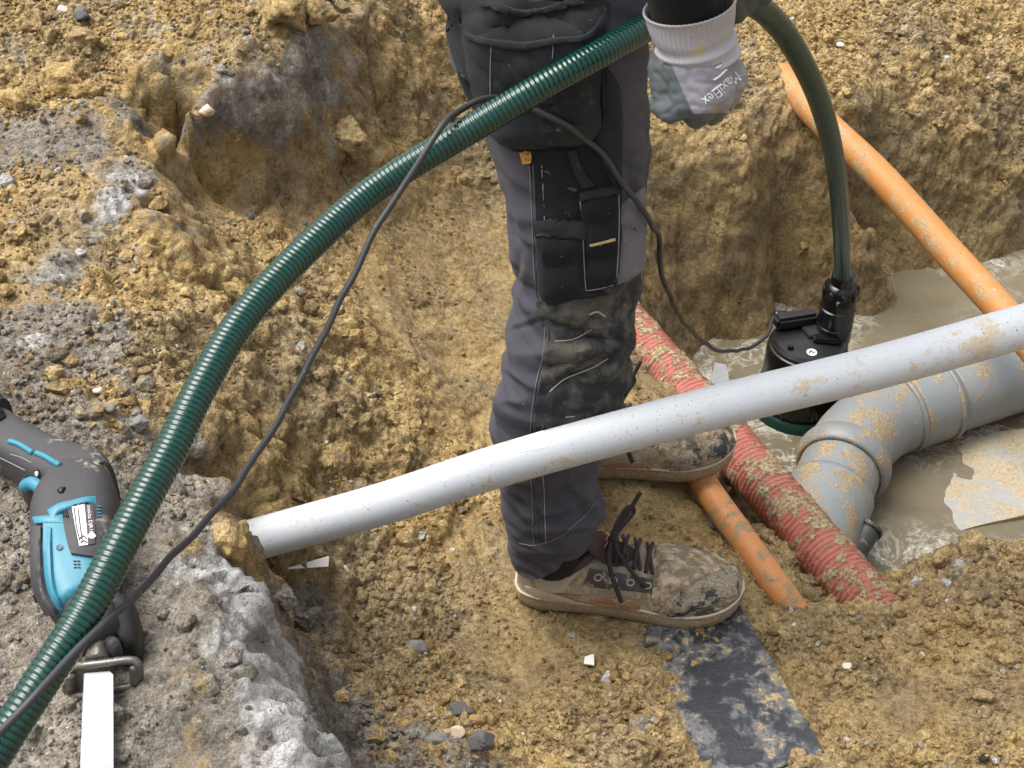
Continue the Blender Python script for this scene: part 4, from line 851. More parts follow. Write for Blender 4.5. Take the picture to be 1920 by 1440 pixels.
    blob('sock', [[(W(.17, 0, .045), .033), (W(.18, 0, .075), .035), (ank+Vector((0, 0, -.005)), .036), (ank+Vector((0, 0, .05)), .036)]], SOCK, S, .004, 4)
    return S, U, T
SH_R, U_R, T_R = shoe('shoe', PZ(972, 1098, 0)+Vector((0, 0, -.004)), PZ(1386, 1131, 0)+Vector((0, 0, -.004)), person, ANK_R)
SH_L, U_L, T_L = shoe('shoe', PZ(1000, 868, 0)+Vector((0, 0, -.004)), PZ(1371, 855, 0)+Vector((0, 0, -.002)), person, ANK_L)
for o in SH_R.children_recursive+SH_L.children_recursive: pass
bu = bvh_of(U_R)
patch('heel_panel', bu, [(1000, 1062), (1002, 1085), (1010, 1112)], [(1100, 1062), (1072, 1088), (1058, 1110)], BEIGE, U_R, .0016, .001, 14, 10, .002)
patch('eyestay', bu, [(1106, 1066), (1100, 1082), (1092, 1098)], [(1226, 1086), (1226, 1100), (1224, 1112)], EYEST, U_R, .0022, .001, 18, 8, .002)
patch('side_panel', bu, [(1038, 1112), (1062, 1126), (1110, 1148)], [(1180, 1122), (1196, 1132), (1205, 1160)], BROWNP, U_R, .0018, .0012, 22, 10, .002)
patch('side_stripe', bu, [(985, 1098), (1000, 1116)], [(1140, 1140), (1150, 1150)], BEIGE, U_R, .0024, .0012, 24, 6, .002)
for u, v in ((1122, 1081), (1150, 1086), (1182, 1091), (1214, 1097)):
    line_on('eyelet', bu, [(u+7*math.cos(a), v+7*math.sin(a)*.8) for a in np.linspace(0, 2*np.pi, 10)], .0011, EYELET, U_R, .0035, 18, 6)
for k in range(5): line_on('trim', bvh_of([c for c in SH_R.children if c.name.startswith('tongue')][0]), [(1132+k*2, 1026-k*11), (1138+k*2, 1018-k*11), (1140+k*2, 1012-k*11)], .0013, TRIM, U_R, .001, 8, 5)
btc = bvh_of(T_R)
patch('toe_rubber', btc, [(1252, 1122), (1236, 1148), (1226, 1174)], [(1366, 1060), (1384, 1086), (1382, 1114)], DARKT, T_R, .0014, .0008, 26, 10, .002, wr(9, 5, .0012, 3.))
bul = bvh_of(U_L); patch('side_panel', bul, [(1085, 868), (1095, 885), (1100, 894)], [(1205, 866), (1224, 880), (1232, 896)], BROWNP, U_L, .002, .001, 20, 8, .002)
btl = bvh_of(T_L); patch('toe_rubber', btl, [(1262, 862), (1256, 878), (1250, 894)], [(1358, 812), (1368, 834), (1360, 860)], DARKT, T_L, .0014, .0008, 22, 8, .002)

# ================================================================ GLOVES
GLV = NT('grey_glove_knit'); _c = GLV.coord(); _n = GLV.noise(_c, 40, 4, .6); _f = GLV.noise(_c, 900, 2, .6); _k = GLV.ramp(GLV.math('ADD', GLV.attr('coat'), GLV.math('MULTIPLY', GLV.math('SUBTRACT', _n, .5), .12)), [(.46, 0.), (.54, 1.)])
_g = GLV.mix(GLV.ramp(GLV.noise(_c, 30, 5, .65, .4), [(.55, 0.), (.68, 1.)]), GLV.mix(_n, (.17, .165, .19), (.27, .265, .30)), (.24, .21, .16)); _d = GLV.mix(GLV.noise(_c, 70, 5, .65), (.035, .047, .050), (.12, .14, .145))
GLV.set(Base_Color=GLV.mix(_k, _g, _d), Roughness=.68, Normal=GLV.bump(GLV.math('ADD', _f, GLV.math('MULTIPLY', _n, 2.0)), .35, .0015))
COATG = plain('dark_green_palm_coating', (.040, .055, .055), .55, 0, .45, 60, .5)
CUFF = NT('grey_ribbed_cuff'); _c = CUFF.coord(); CUFF.set(Base_Color=CUFF.mix(CUFF.ramp(CUFF.noise(_c, 45, 4, .65), [(.56, 0.), (.68, 1.)]), (.36, .355, .39), (.42, .36, .22)), Roughness=.9, Normal=CUFF.bump(CUFF.noise(_c, 600, 2), .4, .001))
def D(u, v, d): return Vector(PD(u, v, d))
gR = blob('glove', [[(D(1299, 70, 1.285), .033), (D(1305, 120, 1.297), .035), (D(1312, 150, 1.300), .033)],
    [(D(1340, 115, 1.295), .022), (D(1366, 150, 1.305), .019), (D(1362, 178, 1.320), .014)],
    [(D(1318, 125, 1.285), .024), (D(1346, 176, 1.290), .017), (D(1340, 200, 1.315), .0125)],
    [(D(1300, 125, 1.285), .022), (D(1318, 192, 1.285), .0165)], [(D(1282, 120, 1.288), .022), (D(1290, 190, 1.288), .0155)],
    [(D(1366, 158, 1.305), .0135), (D(1360, 186, 1.335), .012), (D(1352, 170, 1.362), .0115), (D(1330, 150, 1.355), .011)],
    [(D(1346, 184, 1.290), .0135), (D(1336, 212, 1.318), .0120), (D(1322, 196, 1.355), .0115), (D(1306, 165, 1.352), .011)],
    [(D(1318, 198, 1.287), .0132), (D(1306, 219, 1.312), .0120), (D(1290, 200, 1.348), .0112), (D(1284, 165, 1.348), .0105)],
    [(D(1288, 196, 1.288), .0130), (D(1256, 210, 1.298), .0118), (D(1238, 196, 1.318), .0110), (D(1240, 168, 1.332), .0105), (D(1258, 150, 1.338), .010)],
    [(D(1262, 90, 1.300), .020), (D(1252, 130, 1.305), .020), (D(1254, 175, 1.308), .016)],
    [(D(1345, 100, 1.315), .020), (D(1362, 140, 1.350), .015), (D(1345, 178, 1.378), .0125), (D(1315, 190, 1.385), .011)]], GLV.m, person, .0021, 3)
_gv = np.array([w_.co[:] for w_ in gR.data.vertices]); _gn = np.array([w_.normal[:] for w_ in gR.data.vertices]); _gd = -.0014*np.clip(1-np.abs(perlin(_gv*np.array([48, 48, 80.])))*3.2, 0, 1)+.0009*perlin(_gv*120)
gR.data.vertices.foreach_set('co', (_gv+_gn*_gd[:, None]).astype(np.float32).ravel()); gR.data.update()
_cv = []
for w_ in gR.data.vertices:                                       # the dipped palm and fingers are dark, the knitted back is grey
    r_ = w_.co-CAMP; dd = r_.dot(FW); u = 960+FPX*r_.x/dd; v = 720-FPX*r_.dot(UP)/dd
    k_ = max((1243+(v-85)*.44-u)/14, (dd-1.320)/.006, (v-212-max(0, (1330-u)*.05))/10); _cv.append(min(1, max(0, .5+.5*k_)))
fattr(gR, 'coat', _cv)
def cuff(name, a, b, ra, rb, parent, flare=.004, nr=46, seg=208, ax=None):
    a, b = Vector(a), Vector(b); T = (b-a).normalized(); X = (RT-T*RT.dot(T)).normalized(); Y = T.cross(X); V, F = [], []
    for i in range(nr):
        t = i/(nr-1); c = a.lerp(b, t); r = ra*(1-t)+rb*t+flare*(1-t)**3+.0022*math.exp(-((t-.97)/.05)**2)-.0016*math.exp(-((t-.60)/.08)**2)+.002*math.exp(-((t-.72)/.05)**2)+.0015*math.exp(-((t-.03)/.03)**2)
        for j in range(seg):
            an = 2*math.pi*j/seg; rr = r+.00065*math.sin(an*52)*(1 if t < .66 else .35)+.0012*math.sin(an*2+t*7)
            V.append(c+X*(rr*math.cos(an))+Y*(rr*.92*math.sin(an)))
    for i in range(nr-1):
        for j in range(seg): F.append((i*seg+j, i*seg+(j+1) % seg, (i+1)*seg+(j+1) % seg, (i+1)*seg+j))
    o = mesh_obj(name, V, F, CUFF.m, parent); md = o.modifiers.new('s', 'SOLIDIFY'); md.thickness = .0018; md.offset = -1; bpy.context.view_layer.update(); return applied(o)
cuff('cuff', D(1292, 8, 1.262), D(1308, 108, 1.296), .0355, .0365, gR)
blob('sleeve', [[(D(1290, 45, 1.272), .0315), (D(1285, -10, 1.255), .035), (D(1270, -160, 1.20), .045)]], SLEEVEC, person, .004, 4)
bgl = bvh_of(gR); WPR = plain('white_glove_print', (.62, .62, .64), .6, 0, .15, 400)
print_on('glove_print', bgl, 'MaxiFlex', 1352, 166, 29, 141, WPR, gR, .0008, .8, .018)
for pts in ([(1334, 172), (1352, 158)], [(1338, 150), (1350, 142), (1362, 130)], [(1342, 128), (1352, 122)], [(1356, 112), (1364, 104)]): line_on('glove_mark', bgl, pts, .0011, WPR, gR, .0004, 10, 5)
gL = blob('glove', [[(D(1388, -80, 1.60), .034), (D(1392, -40, 1.585), .034)],
    [(D(1380, -38, 1.565), .014), (D(1376, 0, 1.535), .0125), (D(1381, 26, 1.550), .0115), (D(1388, 20, 1.585), .011)], [(D(1402, -45, 1.565), .014), (D(1398, -12, 1.535), .0125), (D(1402, 6, 1.55), .0115)],
    [(D(1424, -60, 1.565), .014), (D(1424, -30, 1.54), .0125), (D(1430, -6, 1.55), .0115)], [(D(1445, -75, 1.575), .013), (D(1450, -42, 1.55), .0115), (D(1456, -20, 1.56), .0105)], [(D(1380, -60, 1.62), .015), (D(1392, -25, 1.66), .013), (D(1405, -5, 1.665), .0115)]], COATG, person, .0026, 4)

# ================================================================ GREEN SUCTION HOSE
def hose_material():
    t = NT('green_spiral_hose'); c = t.coord(); rib = t.attr('rib'); n = t.noise(c, 55, 5, .65); n2 = t.noise(c, 160, 3, .6)
    col = t.mix(t.ramp(rib, [(.12, 0.), (.55, 1.)]), (.0015, .006, .005), t.mix(n, (.002, .028, .021), (.004, .062, .046)))
    dr = t.ramp(t.noise(c, 38, 5, .7, .4), [(.64, 0.), (.74, 1.)]); col = t.mix(t.math('MULTIPLY', dr, .06), col, (.26, .21, .13))
    t.set(Base_Color=col, Roughness=t.math('ADD', .14, t.math('MULTIPLY', n2, .12)), Specular_IOR_Level=.34, Coat_Weight=.28, Coat_Roughness=.10, Normal=t.bump(t.math('ADD', n, n2), .12, .001)); return t.m
hpts = [(-130, 1600, 1.06), (-50, 1478, 1.065), (-6, 1407, 1.07), (76, 1281, 1.09), (156, 1155, 1.115), (222, 1029, 1.15), (268, 940, 1.18), (322, 840, 1.215), (375, 730, 1.25), (455, 598, 1.30), (570, 472, 1.355), (700, 357, 1.40), (850, 262, 1.412), (1000, 172, 1.415), (1110, 110, 1.43), (1215, 50, 1.47), (1310, 5, 1.53), (1395, 0, 1.60), (1460, 48, 1.69), (1512, 132, 1.80), (1547, 222, 1.94), (1568, 320, 2.12), (1577, 420, 2.36), (1576, 500, 2.56), (1573, 545, 2.66)]
top_pt = o0+Vector((0, 0, .308)); hw = [Vector(PD(*q)) for q in hpts[:-2]]+[Vector(PD(1579, 478, 2.545)), top_pt]
P, s_ = resample(catmull([w[:] for w in hw], 500), .0011); pit = .0052; rib = (.5+.5*np.sin(2*np.pi*s_/pit))**.8
SEG = 30; hose = tube('suction_hose', P, .0146, hose_material(), None, SEG)
T_, N_, B_ = frames(P); a_ = np.linspace(0, 2*np.pi, SEG, endpoint=False); ribm = (.5+.5*np.sin(2*np.pi*s_[:, None]/pit+a_[None]))**.8
rr_ = .0139+.0008*ribm; HV = P[:, None]+rr_[..., None]*(np.cos(a_)[None, :, None]*N_[:, None]+np.sin(a_)[None, :, None]*B_[:, None])
hose.data.vertices.foreach_set('co', HV.astype(np.float32).ravel()); fattr(hose, 'rib', ribm.ravel()); hose.data.update()
tag(hose, 'dark green ribbed suction hose arching from lower left over the leg to pump', 'hose')
# ================================================================ PUMP CABLE
bleg = bvh_of(trous, HOL, CARGO, PHONE, KP, TOOLP)
def on_leg(u, v, lift=.007):
    p, n = fit(bleg, u, v, PD(u, v, 1.5)); return Vector(p)+n*lift
cp_ = [PD(-60, 1445, 1.03), PD(0, 1373, 1.035), PD(60, 1310, 1.045), PD(150, 1214, 1.085), PD(252, 1117, 1.15), PD(335, 1030, 1.215), PD(420, 938, 1.27), PD(482, 850, 1.31), PD(545, 745, 1.34), PD(602, 640, 1.36), PD(652, 540, 1.37), PD(702, 440, 1.375), PD(752, 355, 1.375), PD(792, 290, 1.372), PD(832, 232, 1.385), PD(872, 200, 1.42), PD(912, 186, 1.44)]
cp_ += [on_leg(u, v) for u, v in ((965, 184), (1010, 198), (1062, 226), (1120, 282), (1160, 342))]+[on_leg(1198, 392, .012)]
cp_ += [PD(1235, 445, 1.66), PD(1240, 510, 1.72), PD(1262, 570, 1.84), PD(1302, 626, 2.05), PD(1346, 656, 2.28), PD(1392, 655, 2.48), PD(1436, 632, 2.62), g0, g0+Vector((.03, 0, 0))]
P, _ = resample(catmull([c[:] for c in cp_], 400), .004); P = P+np.stack([perlin(P*21+k*5)*.0022 for k in range(3)], 1)
CABM = muddy('grey_black_cable', (.030, .031, .035), .55, .16, 24, .3, .2, mudcol=(.32, .29, .23), speck=.2)
cable = tag(tube('power_cable', P, .0032, CABM, None, 14), 'thin black power cable looping over hose and thigh down to pump', 'cable')

# ================================================================ CORDLESS RECIPROCATING SAW ON THE BANK
TEAL = muddy('teal_tool_plastic', (.034, .20, .28), .45, .14, 16, .2, .12, mudcol=(.26, .30, .29), speck=.3, mud2=(.18, .2, .2)); TGRY = muddy('dark_grey_overmould', (.042, .041, .045), .68, .32, 16, .25, .2, mudcol=(.17, .16, .145), speck=.2, mud2=(.11, .10, .095))
BLKR = plain('black_rubber', (.005, .005, .0055), .45, 0, .3, 90, .2); STEEL = muddy('worn_steel', (.16, .15, .135), .35, .45, 40, .3, .3, mudcol=(.12, .10, .08), mud2=(.05, .04, .035)); STEEL.node_tree.nodes['Principled BSDF'].inputs['Metallic'].default_value = .6
BLADE = muddy('white_saw_blade', (.40, .415, .44), .5, .26, 44, .08, .1, mudcol=(.38, .38, .40), speck=.25, mud2=(.3, .3, .32))
GZ = .448
saw = empty('reciprocating_saw', PZ(150, 1040, GZ)); tag(saw, 'teal and grey cordless reciprocating saw with white blade lying on the bank', 'power tool')
def loft(name, chain, mat, parent, seg=40, nrow=60, ex=.62, cap=True):
    """chain: (u, v, half width px, centre height, half thickness): a moulded body lying on the ground"""
    C = catmull(chain, nrow); cen = [PZ(c[0], c[1], c[3]) for c in C]; V, F = [], []
    for i, c in enumerate(C):
        T = (cen[min(i+1, nrow-1)]-cen[max(i-1, 0)]); T.z = 0; T.normalize(); X = Vector((0, 0, 1)).cross(T); hw = c[2]*depth_of(cen[i])/FPX
        for j in range(seg):
            t = 2*math.pi*j/seg; ct, st = math.cos(t), math.sin(t)
            V.append(cen[i]+X*(hw*math.copysign(abs(ct)**ex, ct))+Vector((0, 0, c[4]*math.copysign(abs(st)**ex, st))))
    for i in range(nrow-1):
        for j in range(seg): F.append((i*seg+j, i*seg+(j+1) % seg, (i+1)*seg+(j+1) % seg, (i+1)*seg+j))
    if cap: F.append(tuple(range(seg))[::-1]); F.append(tuple((nrow-1)*seg+j for j in range(seg)))
    o = mesh_obj(name, V, F, mat, parent); bm = bmesh.new(); bm.from_mesh(o.data); bmesh.ops.recalc_face_normals(bm, faces=bm.faces); bm.to_mesh(o.data); bm.free(); return auto_smooth(o, 60)
BODY = loft('motor_body', [(172, 894, 34, GZ+.036, .030), (160, 918, 56, GZ+.040, .040), (148, 960, 78, GZ+.043, .045), (146, 1010, 81, GZ+.043, .046), (147, 1060, 79, GZ+.042, .043), (152, 1105, 70, GZ+.040, .040), (162, 1140, 57, GZ+.038, .036), (168, 1152, 50, GZ+.037, .034)], TGRY, saw)
NOSE = loft('gear_housing', [(166, 1146, 54, GZ+.037, .035), (176, 1168, 50, GZ+.037, .034), (184, 1190, 44, GZ+.036, .032), (190, 1206, 38, GZ+.035, .028)], TGRY, saw, ex=.7)
HAN = loft('handle', [(-150, 745, 60, GZ+.035, .030), (-80, 782, 54, GZ+.034, .027), (-20, 812, 50, GZ+.034, .025), (25, 838, 46, GZ+.035, .025), (70, 866, 48, GZ+.036, .028), (115, 890, 54, GZ+.038, .032), (160, 912, 56, GZ+.040, .038), (185, 930, 44, GZ+.040, .038)], TGRY, saw)
loft('battery', [(-190, 700, 70, GZ+.036, .036), (-110, 748, 72, GZ+.036, .036), (-38, 792, 58, GZ+.036, .032), (-12, 806, 50, GZ+.036, .030)], BLKR, saw, ex=.5)
loft('battery_latch', [(-30, 772, 14, GZ+.05, .014), (-5, 790, 18, GZ+.052, .016), (8, 800, 12, GZ+.05, .012)], BLKR, saw)
bhn = bvh_of(HAN, BODY); bno = bvh_of(NOSE); b0_ = bvh_of(BODY)
TP = patch('teal_shell', b0_, [(84, 980), (84, 1050), (90, 1102), (110, 1150)], [(218, 990), (216, 1050), (204, 1100), (188, 1144)], TEAL, BODY, .0030, .0015, 26, 30, .004)
patch('teal_side', b0_, [(66, 972), (70, 984)], [(120, 968), (120, 984)], TEAL, BODY, .0034, .001, 12, 6, .003)
bb = bvh_of(BODY, TP)
LP = patch('label_panel', bb, [(116, 948), (120, 985), (127, 1020), (134, 1040)], [(206, 928), (210, 970), (204, 1015), (188, 1048)], TGRY, BODY, .0030, .002, 18, 18, .004)
patch('front_rim', bb, [(64, 990), (65, 1050), (70, 1102), (92, 1152)], [(80, 990), (81, 1050), (88, 1104), (110, 1148)], TGRY, BODY, .0040, .002, 8, 26, .004)
patch('shell_ridge', bb, [(90, 990), (92, 1050), (98, 1100), (112, 1136)], [(97, 990), (99, 1050), (104, 1098), (116, 1132)], TEAL, BODY, .0020, .0015, 6, 26, .003)
BAND = patch('teal_band', bhn, [(92, 962), (110, 950), (135, 944), (160, 938), (178, 936)], [(100, 978), (116, 966), (138, 958), (162, 951), (180, 950)], TEAL, BODY, .0045, .002, 8, 26, .004)
for u_, v_ in ((141, 947), (151, 945), (162, 943)): line_on('band_mark', bvh_of(BAND), [(u_-3, v_+1), (u_, v_-1), (u_+3, v_)], .0007, BLKR, BAND, .0003, 6, 5)
bl = bvh_of(LP); WLAB = plain('label_white', (.72, .72, .72), .45, 0, .06); DLAB = plain('label_dark', (.045, .038, .045), .5)
L1 = patch('label', bl, [(135, 950), (141, 985), (149, 1024)], [(158, 947), (162, 985), (165, 1022)], WLAB, LP, .0010, 0, 8, 12, .001)
L2 = patch('label_strip', bl, [(158, 947), (162, 985), (165, 1022)], [(175, 946), (178, 985), (178, 1020)], DLAB, LP, .0010, 0, 8, 12, .001)
bl2 = bvh_of(L1, L2); PINKW = plain('label_text', (.70, .62, .66), .5); print_on('label_text', bl2, 'makita DJR188', 169, 977, 10.0, 85, PINKW, L2, .0007, .95, .006)
for x0, x1 in ((142, 150), (149, 155)): line_on('label_line', bl2, [(x0-3, 952), (x0+1, 985), (x1-1, 1012)], .0005, DLAB, L1, .0004, 14, 5)
line_on('label_mark', bl2, [(150, 1010), (156, 1005), (162, 1010)], .0006, DLAB, L1, .0004, 10, 5); line_on('label_mark', bl2, [(151, 1018), (157, 1014), (163, 1018)], .0006, DLAB, L1, .0004, 10, 5)
c0, n0_ = fit(bl2, 172, 1005); lathe('label_seal', [(.0032, 0), (.0032, .0007)], c0, n0_, WLAB, L2, 20, False)
for u0 in (117, 121, 125): line_on('vent_slot', bl, [(u0, 955), (u0+3, 970)], .0007, BLKR, LP, .0006, 8, 5)
for v0 in (950, 956, 962, 968): line_on('side_badge', bl, [(182, v0), (190, v0+1)], .0009, TEAL, LP, .0006, 8, 5)
for k in range(3):
    for j in range(2): line_on('body_marking', bb, [(138+j*7+k*.5, 1052+k*6), (143+j*7+k*.5, 1053+k*6)], .0006, BLKR, BODY, .0004, 6, 5)
c0, n0_ = fit(bb, 112, 1027); lathe('screw', [(.0030, 0), (.0030, .0012), (.0012, .0008)], c0, n0_, plain('screw_dark', (.02, .09, .12), .5), BODY, 16)
for pts in ([(18, 828), (34, 833), (50, 842), (62, 850)], [(68, 850), (85, 857), (100, 866), (112, 873)]): line_on('teal_insert', bhn, pts, .0030, TEAL, HAN, .0006, 20, 8)
line_on('handle_seam', bhn, [(0, 858), (20, 868), (48, 882)], .0005, plain('seam_dust', (.22, .215, .2), .8), HAN, .0003, 14, 5); line_on('handle_seam', bhn, [(20, 852), (40, 858), (60, 868)], .0005, plain('seam_dust2', (.22, .215, .2), .8), HAN, .0003, 14, 5)
c0, n0_ = fit(bhn, 71, 888); lathe('screw_hole', [(.0042, -.001), (.0042, .0009)], c0, n0_, BLKR, HAN, 18); lathe('screw', [(.0026, 0), (.0026, .0018)], c0+Vector((0, 0, .0002)), n0_, plain('screw_zinc', (.55, .54, .50), .4), HAN, 16)
tube('trigger_guard', resample(catmull([PZ(62, 905, GZ+.03), PZ(48, 912, GZ+.052), PZ(60, 906, GZ+.062), PZ(80, 918, GZ+.064), PZ(102, 934, GZ+.066), PZ(118, 944, GZ+.070), PZ(128, 950, GZ+.072)], 50), .003)[0], .0065, TEAL, saw, 14)
tube('guard_strut', resample(catmull([PZ(118, 942, GZ+.068), PZ(100, 956, GZ+.058), PZ(78, 968, GZ+.046), PZ(66, 978, GZ+.04)], 30), .003)[0], .0060, TEAL, saw, 14)
loft('trigger', [(52, 920, 12, GZ+.034, .018), (72, 940, 14, GZ+.036, .022), (92, 958, 12, GZ+.036, .022)], BLKR, saw)
loft('lock_button', [(113, 926, 8, GZ+.080, .008), (120, 930, 10, GZ+.082, .010), (127, 934, 7, GZ+.080, .008)], BLKR, saw)
loft('speed_lever', [(64, 1120, 7, GZ+.03, .006), (74, 1118, 8, GZ+.03, .007)], BLKR, saw)
# front end: boot, chuck, guide shoe and blade
loft('boot', [(212, 1158, 26, GZ+.030, .030), (232, 1170, 30, GZ+.028, .030), (240, 1195, 26, GZ+.024, .026), (244, 1222, 20, GZ+.020, .020), (245, 1232, 12, GZ+.018, .014)], BLKR, saw)
tube('chuck', resample(np.array([PZ(188, 1196, GZ+.030), PZ(184, 1240, GZ+.024)]), .003)[0], .0115, STEEL, saw, 24)
loft('chuck_lever', [(206, 1206, 10, GZ+.034, .009), (216, 1214, 12, GZ+.035, .010), (222, 1222, 9, GZ+.033, .008)], TGRY, saw)
sh_pts = [PZ(140, 1250, GZ+.030), PZ(190, 1244, GZ+.032), PZ(246, 1238, GZ+.032), PZ(260, 1250, GZ+.026), PZ(258, 1280, GZ+.004), PZ(230, 1290, GZ+.002), PZ(150, 1304, GZ+.002), PZ(126, 1296, GZ+.006), PZ(126, 1264, GZ+.024), PZ(140, 1250, GZ+.030)]
tube('guide_shoe', resample(catmull([p[:] for p in sh_pts], 80), .003)[0], .0038, STEEL, saw, 10, cap=False)
slab('shoe_plate', [PZ(134, 1258, GZ+.028), PZ(182, 1253, GZ+.029), PZ(186, 1288, GZ+.006), PZ(136, 1294, GZ+.006)], .003, STEEL, saw, 8, 8, .0)
for pts in ([(132, 1262), (132, 1296)], [(252, 1246), (254, 1282)]): tube('shoe_rib', resample(np.array([PZ(*pts[0], GZ+.027), PZ(*pts[1], GZ+.006)]), .004)[0], .0046, STEEL, saw, 10)
tube('shoe_arm', resample(np.array([PZ(170, 1225, GZ+.020), PZ(166, 1260, GZ+.022)]), .004)[0], .007, STEEL, saw, 12)
# blade with teeth along its left edge
bz0, bz1 = GZ+.026, GZ+.022; eL, eR = [], []
a0, a1, b0, b1 = PZ(160, 1262, bz0), PZ(152, 1500, bz1), PZ(212, 1258, bz0), PZ(213, 1500, bz1); nT = 64
for k in range(nT):
    t = k/nT; p = a0.lerp(a1, t); outw = (a0-b0).normalized(); eL += [p, a0.lerp(a1, t+.55/nT)+outw*.0016]
top = [p[:] for p in eL]+[a1[:], b1[:], b0.lerp(b1, .03)[:], (b0+(a0-b0)*.12)[:]]; k = len(top)
bm = bmesh.new(); vt = [bm.verts.new(p) for p in top]; vb = [bm.verts.new((p[0], p[1], p[2]-.0013)) for p in top]; ft = bm.faces.new(vt); fb = bm.faces.new(vb[::-1])
for i in range(k): bm.faces.new((vt[i], vb[i], vb[(i+1) % k], vt[(i+1) % k]))
bmesh.ops.triangulate(bm, faces=[ft, fb]); bmesh.ops.recalc_face_normals(bm, faces=bm.faces); bm_obj('blade', bm, BLADE, saw, False)

# ================================================================ BLACK SHEET UNDER THE SHOE
SHEETM = NT('black_membrane'); _t = SHEETM; c = _t.coord(); n1 = _t.noise(c, 13, 6, .66, .5); n2 = _t.noise(c, 60, 5, .66, .3); n3 = _t.noise(c, 240, 3, .6)
bk = _t.mix(n2, (.012, .013, .017), (.038, .040, .048)); slur = _t.ramp(_t.math('ADD', _t.math('MULTIPLY', n1, .65), _t.math('MULTIPLY', n2, .35)), [(.47, 0.), (.55, .75), (.60, .15), (.66, 0.)])
col = _t.mix(_t.math('MULTIPLY', slur, .7), bk, (.25, .25, .25)); mm = _t.ramp(_t.math('ADD', _t.math('MULTIPLY', n1, .55), _t.math('MULTIPLY', n2, .45)), [(.52, 0.), (.57, 1.)])
mudc = _t.ramp(n3, [(.3, (.16, .115, .06)), (.5, (.36, .26, .13)), (.7, (.55, .43, .24))]); gapm = _t.ramp(_t.noise(c, 14.0, 5, .65), [(.43, 0.), (.51, 1.)])
mk = _t.math('MULTIPLY', mm, gapm); col = _t.mix(mk, col, mudc)
SHEETM.set(Base_Color=col, Roughness=_t.mix(mk, (.42,)*3, (.85,)*3), Normal=_t.bump(_t.math('ADD', _t.math('MULTIPLY', mk, 1.5), n3), .5, .003))
bd = slab('membrane_sheet', [PZ(1215, 1510, .014), PZ(1546, 1412, .015), PZ(1385, 1130, .002), PZ(1150, 1175, -.010)], .004, SHEETM.m, None, 60, 80, .004)
tag(bd, 'black mud-streaked sheet sticking out of the soil in front of the shoe', 'sheet')

# ================================================================ SINGLE STONES, CLODS AND SCRAPS
bpy.context.view_layer.update()
def on_ground(u, v):
    ok, p, n, i = ground.ray_cast(CAMP, ray(u, v).normalized()); return (p, n) if ok else (PZ(u, v, .2), Vector((0, 0, 1)))
STM = {'white': plain('pale_pebble', (.60, .57, .50), .6, 0, .15, 90, .3), 'cream': plain('cream_pebble', (.55, .44, .31), .6, 0, .2, 80, .3), 'grey': muddy('grey_stone', (.20, .19, .175), .8, .35, 40, .3, .5), 'dark': muddy('dark_grey_stone', (.105, .102, .098), .8, .3, 40, .3, .5), 'black': plain('black_lump', (.012, .012, .013), .7, 0, .3, 80, .4)}
rs2, rf2 = rock_shapes(4, 14, 21., .32)
rs2p, _x = rock_shapes(4, 6, 51., .10)
def stone(name, u, v, wpx, kind, label, cat, asp=.8, sink=.25, seed=0, group=None):
    p, n = on_ground(u, v); r = wpx/2*depth_of(p)/FPX; r_ = random.Random(seed*31+int(u)); shp = (rs2p[seed % 6] if kind in ('white', 'cream') else rs2[seed % 14]); rm = rot_rand(1)[0]
    vv = (shp@rm.T)*np.array([1, .85, asp])*r
    if kind == 'soil': q_ = vv/r; vv = vv*(1+.22*perlin(q_*1.7+seed)+.15*perlin(q_*3.7+seed)-.12*np.abs(perlin(q_*6+seed))+.07*perlin(q_*12+seed))[:, None]
    VV = vv+np.array(p+n*r*(.5-sink)); o = big_mesh(name, VV, rf2, SOILC if kind == 'soil' else STM[kind], True); tag(o, label, cat, group)
    if kind == 'soil':
        k = len(VV); fattr(o, 'rgh', np.full(k, .45)); fattr(o, 'grey', np.full(k, .1 if seed < 20 else .85)); fattr(o, 'pale', np.zeros(k)); fattr(o, 'wet', np.zeros(k)); cattr(o, 'tone', np.tile([1.12, 1.1, 1.08, 1.], (k, 1)))
    o.data.update(); return o
stone('pebble', 122, 20, 22, 'white', 'white round pebble at upper left edge among brown clods', 'stone', .8, .1, 1)
stone('stone', 148, 28, 34, 'dark', 'dark grey stone beside the white pebble at upper left', 'stone', .8, .2, 2)
stone('soil_clod', 62, 48, 56, 'soil', 'brown clod in the upper left corner left of white pebble', 'clod', .9, .25, 3)
stone('soil_clod', 150, 70, 64, 'soil', 'bright yellow clod below the white pebble at upper left', 'clod', .75, .25, 4)
stone('soil_clod', 108, 160, 86, 'soil', 'largest brown clod on the grey ground at upper left', 'clod', .8, .2, 5)
stone('soil_clod', 152, 180, 62, 'soil', 'brown clod touching the largest clod on its right', 'clod', .75, .2, 6)
stone('soil_clod', 36, 192, 66, 'soil', 'low brown clod left of the largest upper left clod', 'clod', .6, .25, 7)
stone('soil_clod', 106, 205, 28, 'soil', 'small clod just below the largest upper left clod', 'clod', .8, .2, 8)
stone('soil_clod', 530, 26, 110, 'soil', 'big crumbly clod hanging on the crest above the notch', 'clod', .8, .3, 9)
stone('soil_clod', 585, 20, 70, 'soil', 'crumbly clod right of the big clod on the crest', 'clod', .8, .3, 10)
stone('stone', 388, 206, 32, 'cream', 'pale yellow flint stuck in the wall of the notch', 'stone', .8, .5, 2)
stone('soil_clod', 650, 262, 90, 'soil', 'dark overhanging clod on the notch wall left of leg', 'clod', .8, .4, 11)
stone('pebble', 184, 733, 20, 'white', 'cream white pebble on loose soil above the saw', 'stone', .7, .1, 3)
stone('soil_clod', 440, 545, 66, 'soil', 'brown clod on the slope close above the green hose', 'clod', .85, .3, 12)
